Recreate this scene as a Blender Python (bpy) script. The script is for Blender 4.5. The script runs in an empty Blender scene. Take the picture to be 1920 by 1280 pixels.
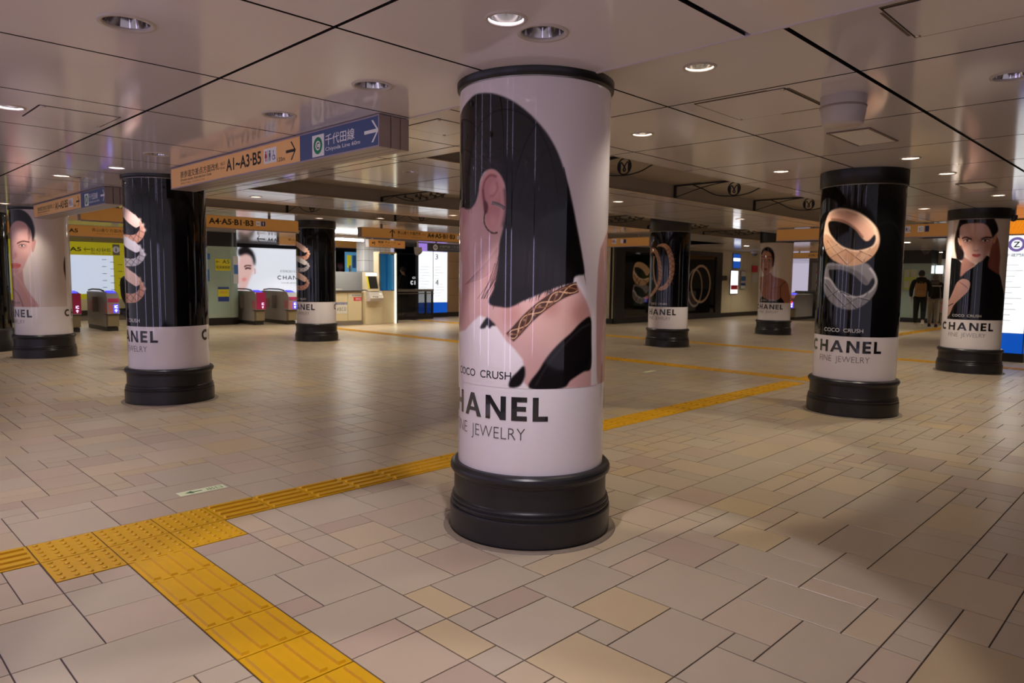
import bpy, bmesh, math, random
import numpy as np
from mathutils import Vector, Matrix
from mathutils.geometry import tessellate_polygon

# ------------------------------------------------------------------ camera, world, lights, exposure
SC = bpy.context.scene
COL = SC.collection
EYE = np.array([0.0, 0.0, 1.41])
YAW, PITCH, ROLL, FPX = 0.778984, 0.0894516, 0.0124424, 1329.41

def cam_axes():
    f = np.array([math.cos(YAW)*math.cos(PITCH), math.sin(YAW)*math.cos(PITCH), -math.sin(PITCH)])
    r = np.cross(f, [0, 0, 1]); r /= np.linalg.norm(r); u = np.cross(r, f)
    c, s = math.cos(ROLL), math.sin(ROLL)
    return c*r + s*u, -s*r + c*u, f
AX_R, AX_U, AX_F = cam_axes()
cam_data = bpy.data.cameras.new('camera'); cam = bpy.data.objects.new('camera', cam_data); COL.objects.link(cam)
cam_data.sensor_width = 36.0; cam_data.lens = FPX/1920*36.0; cam_data.clip_start = 0.05; cam_data.clip_end = 200
M = Matrix.Identity(4)
for i in range(3):
    M[i][0], M[i][1], M[i][2], M[i][3] = AX_R[i], AX_U[i], -AX_F[i], EYE[i]
cam.matrix_world = M
cam_data.dof.use_dof = True; cam_data.dof.focus_distance = 3.7; cam_data.dof.aperture_fstop = 4.5
SC.camera = cam
SC.cycles.max_bounces = 6; SC.cycles.diffuse_bounces = 3; SC.cycles.glossy_bounces = 3; SC.cycles.transmission_bounces = 2; SC.cycles.transparent_max_bounces = 4
SC.cycles.use_adaptive_sampling = True; SC.cycles.adaptive_threshold = 0.02
SC.cycles.caustics_reflective = False; SC.cycles.caustics_refractive = False

SC.view_settings.view_transform = 'Standard'
SC.view_settings.look = 'None'
SC.view_settings.exposure = 0.0
SC.view_settings.gamma = 1.0
SC.view_settings.use_curve_mapping = False
world = bpy.data.worlds.new('world'); SC.world = world; world.use_nodes = True
world.node_tree.nodes['Background'].inputs[0].default_value = (0.80, 0.71, 0.90, 1)
world.node_tree.nodes['Background'].inputs[1].default_value = 0.60
SPOT_W = 84.0            # every lit downlight of the hall
WARM = (1.0, 0.88, 0.72)
COOL = (0.98, 0.90, 0.94)
FARC = (1.0, 0.90, 0.72)

# ------------------------------------------------------------------ measuring: a point of the photograph -> a place in the hall
def ray(u, v):
    d = np.array([(u-960)/FPX, -(v-640)/FPX, 1.0])
    return d[0]*AX_R + d[1]*AX_U + d[2]*AX_F
def on_z(u, v, z):
    d = ray(u, v); t = (z-EYE[2])/d[2]; return EYE + t*d
def on_x(u, v, x):
    d = ray(u, v); return EYE + x/d[0]*d
def on_y(u, v, y):
    d = ray(u, v); return EYE + y/d[1]*d
def on_cyl(u, v, c, R):
    d = ray(u, v); a = d[0]**2+d[1]**2; b = -(d[0]*c[0]+d[1]*c[1]); cc = c[0]**2+c[1]**2-R*R
    D = max(b*b-a*cc, 0.0); t = (-b-math.sqrt(D))/a; p = EYE+t*d
    th = math.atan2(p[1]-c[1], p[0]-c[0])+0.75*math.pi
    th = (th+math.pi) % (2*math.pi)-math.pi
    return th*R, p[2]

# ------------------------------------------------------------------ materials
def srgb(r, g, b):
    f = lambda c: c/12.92 if c <= 0.04045 else ((c+0.055)/1.055)**2.4
    return (f(r/255), f(g/255), f(b/255), 1.0)
MATS = {}
def mat(name, col, rough=0.5, metal=0.0, spec=0.5, coat=0.0, coat_rough=0.05, noise=0.0, nscale=8.0, bump=0.0, bscale=60.0, emit=0.0, rnoise=0.0, attr=None, alpha=None, trans=0.0, obj_var=0.0):
    if name in MATS: return MATS[name]
    m = bpy.data.materials.new(name); m.use_nodes = True; MATS[name] = m
    nt = m.node_tree; b = nt.nodes['Principled BSDF']
    c = srgb(*col) if max(col) > 1.0 else (*col, 1.0)
    b.inputs['Base Color'].default_value = c
    b.inputs['Roughness'].default_value = rough
    b.inputs['Metallic'].default_value = metal
    b.inputs['Specular IOR Level'].default_value = spec
    b.inputs['Coat Weight'].default_value = coat
    b.inputs['Coat Roughness'].default_value = coat_rough
    src = None
    if attr:
        a = nt.nodes.new('ShaderNodeAttribute'); a.attribute_name = attr; src = a.outputs['Color']
        nt.links.new(src, b.inputs['Base Color'])
    if noise > 0 or rnoise > 0 or bump > 0 or obj_var > 0:
        tc = nt.nodes.new('ShaderNodeTexCoord'); 
        geo = nt.nodes.new('ShaderNodeNewGeometry')
        tn = nt.nodes.new('ShaderNodeTexNoise'); tn.inputs['Scale'].default_value = nscale; tn.inputs['Detail'].default_value = 6; tn.inputs['Roughness'].default_value = 0.6
        nt.links.new(geo.outputs['Position'], tn.inputs['Vector'])
        if noise > 0:
            mr = nt.nodes.new('ShaderNodeMapRange'); mr.inputs['To Min'].default_value = 1-noise; mr.inputs['To Max'].default_value = 1+noise
            nt.links.new(tn.outputs['Fac'], mr.inputs['Value'])
            hs = nt.nodes.new('ShaderNodeMix'); hs.data_type = 'RGBA'; hs.blend_type = 'MULTIPLY'; hs.inputs[0].default_value = 1.0
            if src: nt.links.new(src, hs.inputs[6])
            else: hs.inputs[6].default_value = c
            nt.links.new(mr.outputs[0], hs.inputs[7]); nt.links.new(hs.outputs[2], b.inputs['Base Color']); src = hs.outputs[2]
        if obj_var > 0:
            oi = nt.nodes.new('ShaderNodeObjectInfo')
            mr = nt.nodes.new('ShaderNodeMapRange'); mr.inputs['To Min'].default_value = 1-obj_var; mr.inputs['To Max'].default_value = 1+obj_var
            nt.links.new(oi.outputs['Random'], mr.inputs['Value'])
            hs = nt.nodes.new('ShaderNodeMix'); hs.data_type = 'RGBA'; hs.blend_type = 'MULTIPLY'; hs.inputs[0].default_value = 1.0
            if src: nt.links.new(src, hs.inputs[6])
            else: hs.inputs[6].default_value = c
            nt.links.new(mr.outputs[0], hs.inputs[7]); nt.links.new(hs.outputs[2], b.inputs['Base Color'])
        if rnoise > 0:
            mr = nt.nodes.new('ShaderNodeMapRange'); mr.inputs['To Min'].default_value = max(0, rough-rnoise); mr.inputs['To Max'].default_value = rough+rnoise
            nt.links.new(tn.outputs['Fac'], mr.inputs['Value']); nt.links.new(mr.outputs[0], b.inputs['Roughness'])
        if bump > 0:
            t2 = nt.nodes.new('ShaderNodeTexNoise'); t2.inputs['Scale'].default_value = bscale; t2.inputs['Detail'].default_value = 3
            nt.links.new(geo.outputs['Position'], t2.inputs['Vector'])
            bp = nt.nodes.new('ShaderNodeBump'); bp.inputs['Strength'].default_value = bump; bp.inputs['Distance'].default_value = 0.01
            nt.links.new(t2.outputs['Fac'], bp.inputs['Height']); nt.links.new(bp.outputs[0], b.inputs['Normal'])
    if emit > 0:
        if src: nt.links.new(src, b.inputs['Emission Color'])
        else: b.inputs['Emission Color'].default_value = c
        b.inputs['Emission Strength'].default_value = emit
        if emit < 1.1 or name.startswith('downlight'): m.cycles.emission_sampling = 'NONE'
    if trans > 0: b.inputs['Transmission Weight'].default_value = trans
    if alpha is not None: b.inputs['Alpha'].default_value = alpha
    return m

# ------------------------------------------------------------------ mesh building
class MB:
    def __init__(s): s.v = []; s.f = []; s.mi = []; s.sm = []
    def add(s, verts, faces, mi=0, smooth=False):
        o = len(s.v); s.v += [tuple(map(float, p)) for p in verts]
        for f in faces: s.f.append([o+i for i in f]); s.mi.append(mi); s.sm.append(smooth)
        return s
    def box(s, x0, x1, y0, y1, z0, z1, mi=0, bev=0.0):
        if bev > 0:
            b = min(bev, (x1-x0)*.49, (y1-y0)*.49, (z1-z0)*.49)
            bm = bmesh.new(); bmesh.ops.create_cube(bm, size=1.0)
            for v in bm.verts: v.co = Vector(((x0+x1)/2+v.co.x*(x1-x0), (y0+y1)/2+v.co.y*(y1-y0), (z0+z1)/2+v.co.z*(z1-z0)))
            bmesh.ops.bevel(bm, geom=bm.edges[:], offset=b, segments=2, affect='EDGES', profile=0.6)
            bm.verts.index_update(); s.add([v.co for v in bm.verts], [[v.index for v in f.verts] for f in bm.faces], mi); bm.free(); return s
        V = [(x0,y0,z0),(x1,y0,z0),(x1,y1,z0),(x0,y1,z0),(x0,y0,z1),(x1,y0,z1),(x1,y1,z1),(x0,y1,z1)]
        return s.add(V, [(0,3,2,1),(4,5,6,7),(0,1,5,4),(1,2,6,5),(2,3,7,6),(3,0,4,7)], mi)
    def lathe(s, prof, n=48, c=(0,0), mi=0, cap0=False, cap1=False, a0=0.0, a1=2*math.pi, smooth=True, crisp=False):
        if crisp:
            for p, q in zip(prof[:-1], prof[1:]): s.lathe([p, q], n, c, mi)
            return s
        full = abs(a1-a0-2*math.pi) < 1e-6; m = n if full else n+1
        V = []
        for r, z in prof:
            for k in range(m):
                a = a0+(a1-a0)*k/n; V.append((c[0]+r*math.cos(a), c[1]+r*math.sin(a), z))
        F = []
        for i in range(len(prof)-1):
            for k in range(n):
                k2 = (k+1) % m if full else k+1
                F.append((i*m+k, i*m+k2, (i+1)*m+k2, (i+1)*m+k))
        s.add(V, F, mi, smooth)
        if cap0: s.add([V[k] for k in range(m)], [list(range(m))[::-1]], mi)
        if cap1: s.add([V[(len(prof)-1)*m+k] for k in range(m)], [list(range(m))], mi)
        return s
    def tube(s, pts, r, n=6, mi=0, caps=True):
        P = [Vector(p) for p in pts]; N = len(P)
        R = r if hasattr(r, '__len__') else [r]*N
        V = []; up = None
        for i in range(N):
            t = (P[min(i+1, N-1)]-P[max(i-1, 0)]).normalized()
            if up is None:
                up = Vector((0,0,1)) if abs(t.z) < .9 else Vector((1,0,0))
            a = up - t*up.dot(t)
            if a.length < 1e-6: a = t.orthogonal()
            a.normalize(); b = t.cross(a); up = a
            for k in range(n):
                q = 2*math.pi*k/n; V.append(P[i]+(a*math.cos(q)+b*math.sin(q))*R[i])
        F = []
        for i in range(N-1):
            for k in range(n): F.append((i*n+k, i*n+(k+1) % n, (i+1)*n+(k+1) % n, (i+1)*n+k))
        if caps: F += [list(range(n))[::-1], [(N-1)*n+k for k in range(n)]]
        return s.add(V, F, mi, True)
    def prism(s, poly, axis, a, b, mi=0):
        """outline in the two other axes, extruded along axis from a to b"""
        n = len(poly)
        def P(p, t):
            return {'x': (t, p[0], p[1]), 'y': (p[0], t, p[1]), 'z': (p[0], p[1], t)}[axis]
        V = [P(p, a) for p in poly]+[P(p, b) for p in poly]
        tri = tessellate_polygon([[Vector((p[0], p[1], 0)) for p in poly]])
        F = [list(t) for t in tri]+[[n+i for i in t][::-1] for t in tri]
        F += [(i, (i+1) % n, n+(i+1) % n, n+i) for i in range(n)]
        return s.add(V, F, mi)
    def mesh(s, name, mats):
        me = bpy.data.meshes.new(name); me.from_pydata(s.v, [], s.f)
        for m in (mats if isinstance(mats, (list, tuple)) else [mats]): me.materials.append(m)
        me.polygons.foreach_set('material_index', s.mi); me.polygons.foreach_set('use_smooth', s.sm)
        bm = bmesh.new(); bm.from_mesh(me); bmesh.ops.recalc_face_normals(bm, faces=bm.faces); bm.to_mesh(me); bm.free()
        me.update(); return me
    def obj(s, name, mats, parent=None, **kw): return link(name, s.mesh(name, mats), parent, **kw)

def link(name, data, parent=None, label=None, category=None, group=None, kind=None, loc=None, rz=None):
    o = bpy.data.objects.new(name, data); COL.objects.link(o)
    if parent: o.parent = parent
    for k, v in (('label', label), ('category', category), ('group', group), ('kind', kind)):
        if v: o[k] = v
    if loc is not None: o.location = loc
    if rz is not None: o.rotation_euler = (0, 0, rz)
    return o
def thing(name, label, category, loc=(0,0,0), rz=0.0, group=None):
    return link(name, None, None, label, category, group, None, loc, rz)
def copy_tree(o, parent=None):
    c = o.copy(); COL.objects.link(c); c.parent = parent
    for ch in list(o.children): copy_tree(ch, c)
    return c

# ------------------------------------------------------------------ lettering
def text_geo(s, bold=0.0):
    cu = bpy.data.curves.new('lettering', 'FONT'); cu.body = s; cu.offset = bold; cu.resolution_u = 4
    o = bpy.data.objects.new('lettering', cu); COL.objects.link(o)
    bpy.context.view_layer.update()
    dg = bpy.context.evaluated_depsgraph_get(); me = bpy.data.meshes.new_from_object(o.evaluated_get(dg))
    V = np.array([v.co[:2] for v in me.vertices]); F = [list(p.vertices) for p in me.polygons]
    bpy.data.objects.remove(o); bpy.data.curves.remove(cu); bpy.data.meshes.remove(me)
    return V, F
TXT = {}
def text_fit(s, x0, x1, y0, y1, bold=0.0, keep=False, align='c'):
    """flat lettering stretched into a box (keep: keep its proportions)"""
    if (s, bold) not in TXT: TXT[(s, bold)] = text_geo(s, bold)
    V, F = TXT[(s, bold)]; V = V.copy(); lo, hi = V.min(0), V.max(0)
    sx, sy = (x1-x0)/(hi[0]-lo[0]), (y1-y0)/(hi[1]-lo[1])
    if keep:
        k = min(sx, sy); sx = sy = k
    W = (hi[0]-lo[0])*sx
    ox = x0 if align == 'l' else (x1-W if align == 'r' else (x0+x1-W)/2)
    V[:, 0] = (V[:, 0]-lo[0])*sx+ox; V[:, 1] = (V[:, 1]-lo[1])*sy+(y0+y1-(hi[1]-lo[1])*sy)/2
    return V, F
# ------------------------------------------------------------------ materials of the hall
TILE = [mat('tile_greige', (184,169,147), .32, noise=.06, nscale=5, obj_var=.05, rnoise=.06),
        mat('tile_beige', (190,171,143), .32, noise=.06, nscale=5, obj_var=.05, rnoise=.06),
        mat('tile_pinkish', (185,166,144), .32, noise=.07, nscale=6, obj_var=.06, rnoise=.06),
        mat('tile_sand', (191,170,134), .32, noise=.06, nscale=5, obj_var=.05, rnoise=.06),
        mat('tile_rose', (179,158,139), .34, noise=.07, nscale=6, obj_var=.05, rnoise=.06)]
M_JOINT = mat('floor_joint', (74,60,56), .8)
M_PANEL = mat('ceiling_panel_paint', (230,226,236), .10, spec=.42, noise=.02, nscale=2)
M_VOID = mat('ceiling_void', (26,22,22), .8)
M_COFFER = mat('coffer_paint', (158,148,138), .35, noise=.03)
M_WHITE = mat('white_enamel', (214,210,206), .3)
M_BLACK = mat('black_paint', (26,25,26), .35)
M_IRON = mat('wrought_iron', (16,15,15), .45)
M_STEEL = mat('brushed_steel', (150,148,145), .3, metal=1.0)
M_CHROME = mat('chrome_reflector', (190,186,182), .12, metal=1.0)
M_YEL = mat('tactile_yellow', (212,160,6), .38, noise=.08, nscale=9)
M_YELG = mat('tactile_joint', (60,44,18), .8)
M_GLOW = mat('downlight_lens', (1.0,.86,.70), .5, emit=26.0)
M_GLOWC = mat('downlight_lens_cool', (.95,.88,1.0), .5, emit=26.0)
RNG = random.Random(7)

# ------------------------------------------------------------------ floor
UX, UY, OX, OY = .152, .1493, 1.831, .826
floor = MB().box(-5, 46, -5, 34, -.2, -.004).obj('floor', M_JOINT, kind='structure', label='beige stone tile floor of the concourse laid in mixed sizes')
# tiles that can be read off the photograph, in modules (x0, y0, x1, y1)
TRACED = [(1,9,4,11),(2,11,4,13),(2,13,3,14),(0,11,2,14),(0,9,1,11),(-1,9,0,10),(-3,9,-1,10),(-3,10,0,12),(0,8,1,9),(1,8,3,9),(-1,7,0,9),(-3,7,-1,9),
 (0,6,3,8),(3,7,6,9),(3,5,5,7),(2,5,3,6),(0,3,2,6),(2,3,5,5),(4,2,5,3),(5,4,8,7),(5,2,7,4),(7,1,9,4),(8,4,9,6),(9,3,11,6),(9,1,10,3),(4,0,7,2),(7,0,9,1),(9,0,10,1),
 (10,0,12,3),(12,2,13,3),(12,0,15,2),(11,3,13,5),(8,-1,9,0),(9,-1,11,0),(11,-2,14,0),(13,2,16,4),
 (-7,26,-6,27),(-7,23,-4,26),(-6,26,-4,27),(-4,23,-2,25),(-4,25,-2,27),(-2,23,1,25),(-8,18,-6,21),(-6,18,-5,19),(-9,17,-7,18),(-9,14,-7,17),(-7,16,-5,18),(-7,14,-5,16),(-8,11,-5,14),(-9,12,-8,14),
 (-3,18,-1,19),(-3,15,-1,18),(-1,17,0,18),(-1,18,0,19),(-1,19,0,21),(0,18,1,21),(0,17,1,18),(-1,15,0,17),(-3,13,-2,15),(-3,12,-2,13),(-2,12,0,15),
 (1,18,4,21),(4,20,5,21),(5,20,7,21),(4,18,7,20),(7,19,9,21),(3,16,6,18),(1,17,3,18),(3,23,5,25),(5,23,8,25),(6,25,9,27),(8,24,9,25),(8,23,9,24),(9,23,11,24),(1,23,3,25),(0,15,1,17),(1,15,3,17),(6,16,7,18),(0,14,2,15)]
SEED_COL = {(-4,23,-2,25):2,(-3,18,-1,19):4,(-3,12,-2,13):4,(-1,15,0,17):2,(5,20,7,21):4,(1,17,3,18):4,(-7,14,-5,16):2,(3,16,6,18):2,(-7,23,-4,26):0,(-9,14,-7,17):0,(-8,11,-5,14):0,(-3,15,-1,18):0,(-2,12,0,15):0,(1,18,4,21):0,(4,18,7,20):0,(-7,16,-5,18):0,(-3,10,0,12):0,(2,11,4,13):4,(1,8,3,9):4,(-3,9,-1,10):4,(0,11,2,14):0,(1,9,4,11):0,(0,6,3,8):0,(3,5,5,7):3,(2,3,5,5):0,(0,3,2,6):3,(4,0,7,2):0,(5,4,8,7):0,(5,2,7,4):2,(7,1,9,4):0,(9,1,10,3):2,(2,13,3,14):1,(0,9,1,11):3,(-1,7,0,9):3}
GX0, GX1, GY0, GY1 = -20, 210, -24, 152
occ = np.zeros((GX1-GX0, GY1-GY0), bool)
# the tactile paths take the place of tiles
def block_cells(x0, x1, y0, y1):
    a, b = int(round((x0-OX)/UX))-GX0, int(round((x1-OX)/UX))-GX0
    c, d = int(round((y0-OY)/UY))-GY0, int(round((y1-OY)/UY))-GY0
    occ[max(a,0):b, max(c,0):d] = True
PATHS = []          # (x0, x1, y0, y1) of yellow strips
TILES = []
for r in TRACED:
    TILES.append((*r, SEED_COL.get(r, RNG.choice([0,0,1,2]))))
    occ[r[0]-GX0:r[2]-GX0, r[1]-GY0:r[3]-GY0] = True
SIZES = [(3,2),(2,3),(2,2),(3,3),(2,1),(1,2),(1,1),(3,1),(2,2),(3,2),(4,2)]
for j in range(GY0, GY1):
    for i in range(GX0, GX1):
        if occ[i-GX0, j-GY0]: continue
        x, y = OX+i*UX, OY+j*UY
        if x+y < -1.5 or (x < -3) or y < -3.2: continue
        opts = SIZES[:]; RNG.shuffle(opts)
        for w, h in opts+[(1,1)]:
            if i+w > GX1 or j+h > GY1: continue
            b0 = (j//9)*9+9
            if j+h > b0: continue                       # courses of nine modules keep a through joint
            if occ[i-GX0:i-GX0+w, j-GY0:j-GY0+h].any(): continue
            occ[i-GX0:i-GX0+w, j-GY0:j-GY0+h] = True
            c = RNG.choices([0,1,2,3,4], [5,3,2.4,1.1,1.0])[0]
            TILES.append((i, j, i+w, j+h, c)); break
STRIP = [(0.70, 9.95, 3.965, 4.265), (1.07, 1.375, -1.0, 3.965), (10.05, 10.35, 3.965, 19.0), (14.15, 14.45, -4.0, 19.0)]
def cut_by_strip(x0, x1, y0, y1):
    """the rectangles left of a tile once the yellow blocks are let in"""
    out = [(x0, x1, y0, y1)]
    for a, b, c, d in [(-1.5,9.84,3.965,4.268),(0.767,1.679,3.66,3.965),(1.071,1.375,-1.0,3.66),(10.047,10.353,4.268,19),(10.047,10.655,3.66,4.268),(14.15,14.45,-4,19)]:
        nxt = []
        for (p, q, r, s) in out:
            if q <= a or p >= b or s <= c or r >= d: nxt.append((p, q, r, s)); continue
            if p < a: nxt.append((p, a, r, s))
            if q > b: nxt.append((b, q, r, s))
            m0, m1 = max(p, a), min(q, b)
            if r < c: nxt.append((m0, m1, r, c))
            if s > d: nxt.append((m0, m1, d, s))
        out = nxt
    return [t for t in out if t[1]-t[0] > .03 and t[3]-t[2] > .03]
G = .0028
near, far = [], []
for i0, j0, i1, j1, c in TILES:
    for (x0, x1, y0, y1) in cut_by_strip(OX+i0*UX, OX+i1*UX, OY+j0*UY, OY+j1*UY):
        cx, cy = (x0+x1)/2, (y0+y1)/2
        d = np.array([cx, cy, 0])-EYE; zf = d@AX_F
        u = 960+FPX*(d@AX_R)/zf if zf > .2 else -1e6; v = 640-FPX*(d@AX_U)/zf if zf > .2 else 1e6
        seen = -60 < u < 1980 and v < 1340 and zf > .2
        size = (x1-x0)*(y1-y0)/max(zf, .3)**3
        (near if seen else far).append((size, x0, x1, y0, y1, c))
near.sort(reverse=True)
far += near[300:]; near = near[:300]
tile_mesh = {}
for _, x0, x1, y0, y1, c in near:
    key = (round(x1-x0, 3), round(y1-y0, 3), c)
    if key not in tile_mesh:
        w, h = (x1-x0)/2-G, (y1-y0)/2-G
        b = MB(); b.add([(-w,-h,-.02),(w,-h,-.02),(w,h,-.02),(-w,h,-.02),(-w,-h,-.0012),(w,-h,-.0012),(w,h,-.0012),(-w,h,-.0012),(-w+.0012,-h+.0012,0),(w-.0012,-h+.0012,0),(w-.0012,h-.0012,0),(-w+.0012,h-.0012,0)],
              [(0,1,5,4),(1,2,6,5),(2,3,7,6),(3,0,4,7),(4,5,9,8),(5,6,10,9),(6,7,11,10),(7,4,8,11),(8,9,10,11)])
        tile_mesh[key] = b.mesh('floor_tile', TILE[c])
    link('floor_tile', tile_mesh[key], floor, loc=((x0+x1)/2, (y0+y1)/2, 0))
b = MB()
for _, x0, x1, y0, y1, c in far:
    V = [(x0+G,y0+G,0),(x1-G,y0+G,0),(x1-G,y1-G,0),(x0+G,y1-G,0)]
    b.add(V+[(p[0],p[1],-.012) for p in V], [(0,1,2,3),(0,4,5,1),(1,5,6,2),(2,6,7,3),(3,7,4,0)], c)
b.obj('floor_tiles', TILE, floor, kind='stuff')

# ------------------------------------------------------------------ yellow tactile paths
def tactile_block_mesh(kind, p=.302):
    w = p/2-.003; b = MB(); b.box(-w, w, -w, w, -.02, .001)
    if kind == 'dots':
        for ix in range(5):
            for iy in range(5):
                cx, cy = (ix-2)*.0585, (iy-2)*.0585
                b.lathe([(.0135,.001),(.0125,.005),(.008,.0078),(.0,.008)], 8, (cx, cy))
    else:
        for k in range(4):
            c = (k-1.5)*.075; L = .135
            V = [(c-.0175,-L,.001),(c+.0175,-L,.001),(c+.0175,L,.001),(c-.0175,L,.001),(c-.0135,-L+.004,.0105),(c+.0135,-L+.004,.0105),(c+.0135,L-.004,.0105),(c-.0135,L-.004,.0105)]
            F = [(0,1,5,4),(1,2,6,5),(2,3,7,6),(3,0,4,7),(4,5,6,7)]
            if kind == 'bars_x': V = [(y, -x, z) for x, y, z in V]
            b.add(V, F)
    return b.mesh('tactile_block', M_YEL)
TB = {k: tactile_block_mesh(k) for k in ('dots', 'bars_x', 'bars_y')}
def path(label, cells):
    xs = [c[0] for c in cells]; ys = [c[1] for c in cells]
    t = thing('tactile_path', label, 'tactile paving', (min(xs), min(ys), 0))
    for x, y, k in cells: link('tactile_block', TB[k], t, loc=(x-min(xs), y-min(ys), .0005))
    return t
P0 = .302
x_j = .769+P0/2; yj = 4.265-P0/2
cells = [(x_j+P0*i, yj-P0*j, 'dots') for i in range(3) for j in range(2)]
path('yellow dotted tactile blocks forming the junction in the left foreground', cells)
path('yellow ribbed tactile path running to the bottom edge of the floor', [(x_j+P0, yj-P0*(2+k), 'bars_y') for k in range(12)])
path('yellow ribbed tactile path stub left of the dotted junction', [(x_j-P0*(k+1), yj, 'bars_x') for k in range(6)])
path('long yellow ribbed tactile path passing behind the big white column', [(x_j+P0*(3+k), yj, 'bars_x') for k in range(27)])
path('dotted yellow tactile corner left of the black column with two rings', [(10.2, yj, 'dots'), (10.2, yj-P0, 'dots'), (10.2+P0, yj, 'dots'), (10.2+P0, yj-P0, 'dots')])
path('yellow tactile path leading away from that corner toward the ticket office', [(10.2, yj+P0*(k+1), 'bars_y') for k in range(48)])
path('farther yellow tactile path crossing behind the bracelet column', [(14.3, -3.85+P0*k, 'bars_y') for k in range(74)])
path('yellow tactile path near the two people walking away', [(20.5+P0*k, 6.05, 'bars_x') for k in range(24)])

# glow-in-the-dark floor strip with an arrow
t = thing('floor_guide_sticker', 'small pale green evacuation sticker with arrow on the left floor', 'floor sticker', (1.81, 4.62, 0))
MB().box(-.15, .15, -.045, .045, 0, .0015).obj('sticker', mat('pale_green_film', (222,228,186), .5), t)
M_DKGREEN = mat('dark_green_print', (70,110,70), .6)
MB().add([(-.11,0,.0018),(-.06,.03,.0018),(-.06,.008,.0018),(0,.008,.0018),(0,-.008,.0018),(-.06,-.008,.0018),(-.06,-.03,.0018)], [(0,6,5,4,3,2,1)]).obj('arrow', M_DKGREEN, t)
V, F = text_fit('出口', .03, .13, -.028, .028, .01)
MB().add([(x, y, .0018) for x, y in V], F).obj('lettering', M_DKGREEN, t)
t2 = thing('floor_guide_sticker', 'faint pale evacuation sticker on the floor near the second tactile path', 'floor sticker', (9.2, 6.1, 0))
MB().box(-.15, .15, -.045, .045, 0, .0015).obj('sticker', MATS['pale_green_film'], t2)

# ------------------------------------------------------------------ ceiling
Z1, Z2, Z3 = 2.45, 2.57, 2.76
ceiling = MB().box(-5, 2.93, -5, 34, Z1+.16, Z1+.2).box(2.93, 46, -5, 34, Z3+.05, Z3+.1).obj('ceiling', M_VOID, kind='structure', label='suspended ceiling of pale glossy metal panels with dark joints')
LIGHTS = []    # x, y, z, radius, lit, tint
def light(x, y, z, lit=True, r=.075, tint='w'): LIGHTS.append((x, y, z, r, lit, tint))
for x, y, lit in [(1.04,3.31,0),(2.29,3.36,0),(2.29,4.42,0),(2.30,2.11,0)]: light(x, y, Z1, bool(lit), .092)
for x, y in [(1.03,5.52),(2.08,2.11),(2.32,7.83)]: light(x, y, Z1, True, .072, 'c')
for u, v, lit in [(115,329,1),(155,333,0),(70,362,0),(7,381,1),(293,289,0)]:
    p = on_z(u, v, Z1); light(p[0], p[1], Z1, bool(lit), .075 if lit else .09)
for x, y in [(.2,1.0),(.45,4.4),(-.4,-1.2),(1.1,-3.4),(-2.6,4.6),(-2.6,.4),(-.9,8.4)]: light(x, y, Z1, True, .072, 'c')  # out-of-view downlights added to light the foreground
for x, y in [(3.55,2.09),(4.85,3.35),(7.43,3.36),(7.40,2.11),(8.67,2.11),(12.53,3.33),(11.2,2.11),(15.2,3.33),(17.5,2.1)]: light(x, y, Z2)
light(4.86, .89, Z2, False, .092)
for k in range(5): light(4.9+3.87*k, 6.46, Z2, k > 0)
for k in range(4): light(4.94+3.87*k, 10.3, Z2)
for x, y in [(7.6,13.05),tuple(on_z(713, 409, Z2)[:2]),(4.3,8.2),(3.6,11.6),(3.6,14.8)]: light(x, y, Z2)
FAR_ADDED = [(5,16.8),(8.2,16.6),(11.6,15.6),(15,16.4),(5.2,21.5),(9.6,22),(13,20.9),(16.6,16.6),(13.6,24.4),(6.4,25),
       (18.6,11.2),(22.4,11.2),(26.2,11.8),(30,11.2),(22.6,6.4),(26.4,8.6),(30.4,7.4),(22.4,2.6),(26.4,4.4),(30.2,3.4),(24,-1),(19,-2)]
FAR_ADDED += [(10.4,16.4),(13.4,16.0),(7.0,18.0),(11.2,17.0)]
for x, y in FAR_ADDED: light(x, y, Z2, True, .09, 'f')  # invented downlights, added to brighten the far hall
def panel(x0, x1, y0, y1, z, m=None, holes=True, t=.012):
    ga = lambda q: .014 if abs(q-1.49) < .02 else .0095 if abs(q-1.66) < .02 else .0085
    x0, x1, y0, y1 = x0+ga(x0), x1-ga(x1), y0+ga(y0), y1-ga(y1)
    outer = [Vector((x0,y0,0)),Vector((x1,y0,0)),Vector((x1,y1,0)),Vector((x0,y1,0))]
    loops = [outer]
    for (lx, ly, lz, r, lit, tint) in LIGHTS:
        if abs(lz-z) < .02 and x0+r+.01 < lx < x1-r-.01 and y0+r+.01 < ly < y1-r-.01:
            loops.append([Vector((lx+r*math.cos(a), ly+r*math.sin(a), 0)) for a in [-2*math.pi*k/20 for k in range(20)]])
    flat = [p for l in loops for p in l]
    tri = tessellate_polygon(loops)
    b = MB(); n = len(flat)
    b.add([(p.x, p.y, z) for p in flat], [list(t_) for t_ in tri])
    b.add([(x0,y0,z),(x1,y0,z),(x1,y1,z),(x0,y1,z),(x0,y0,z+t),(x1,y0,z+t),(x1,y1,z+t),(x0,y1,z+t)], [(0,1,5,4),(1,2,6,5),(2,3,7,6),(3,0,4,7)], 1)
    b.obj('ceiling_panel', [m or M_PANEL, M_VOID], ceiling)
def fit_light_check():
    pass
YL = [-5.0,-4.04,-2.92,-1.8,-.75,.37,1.49,2.71,3.85,4.97,6.1,7.2,8.3,9.4,10.5,11.6,12.7,13.8,14.9,16.0]
XL = [-4.69,-3.42,-2.15,-.88,.39,1.66,2.925]
for i in range(len(XL)-1):
    for j in range(len(YL)-1): panel(XL[i], XL[i+1], YL[j], YL[j+1], Z1)
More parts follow.
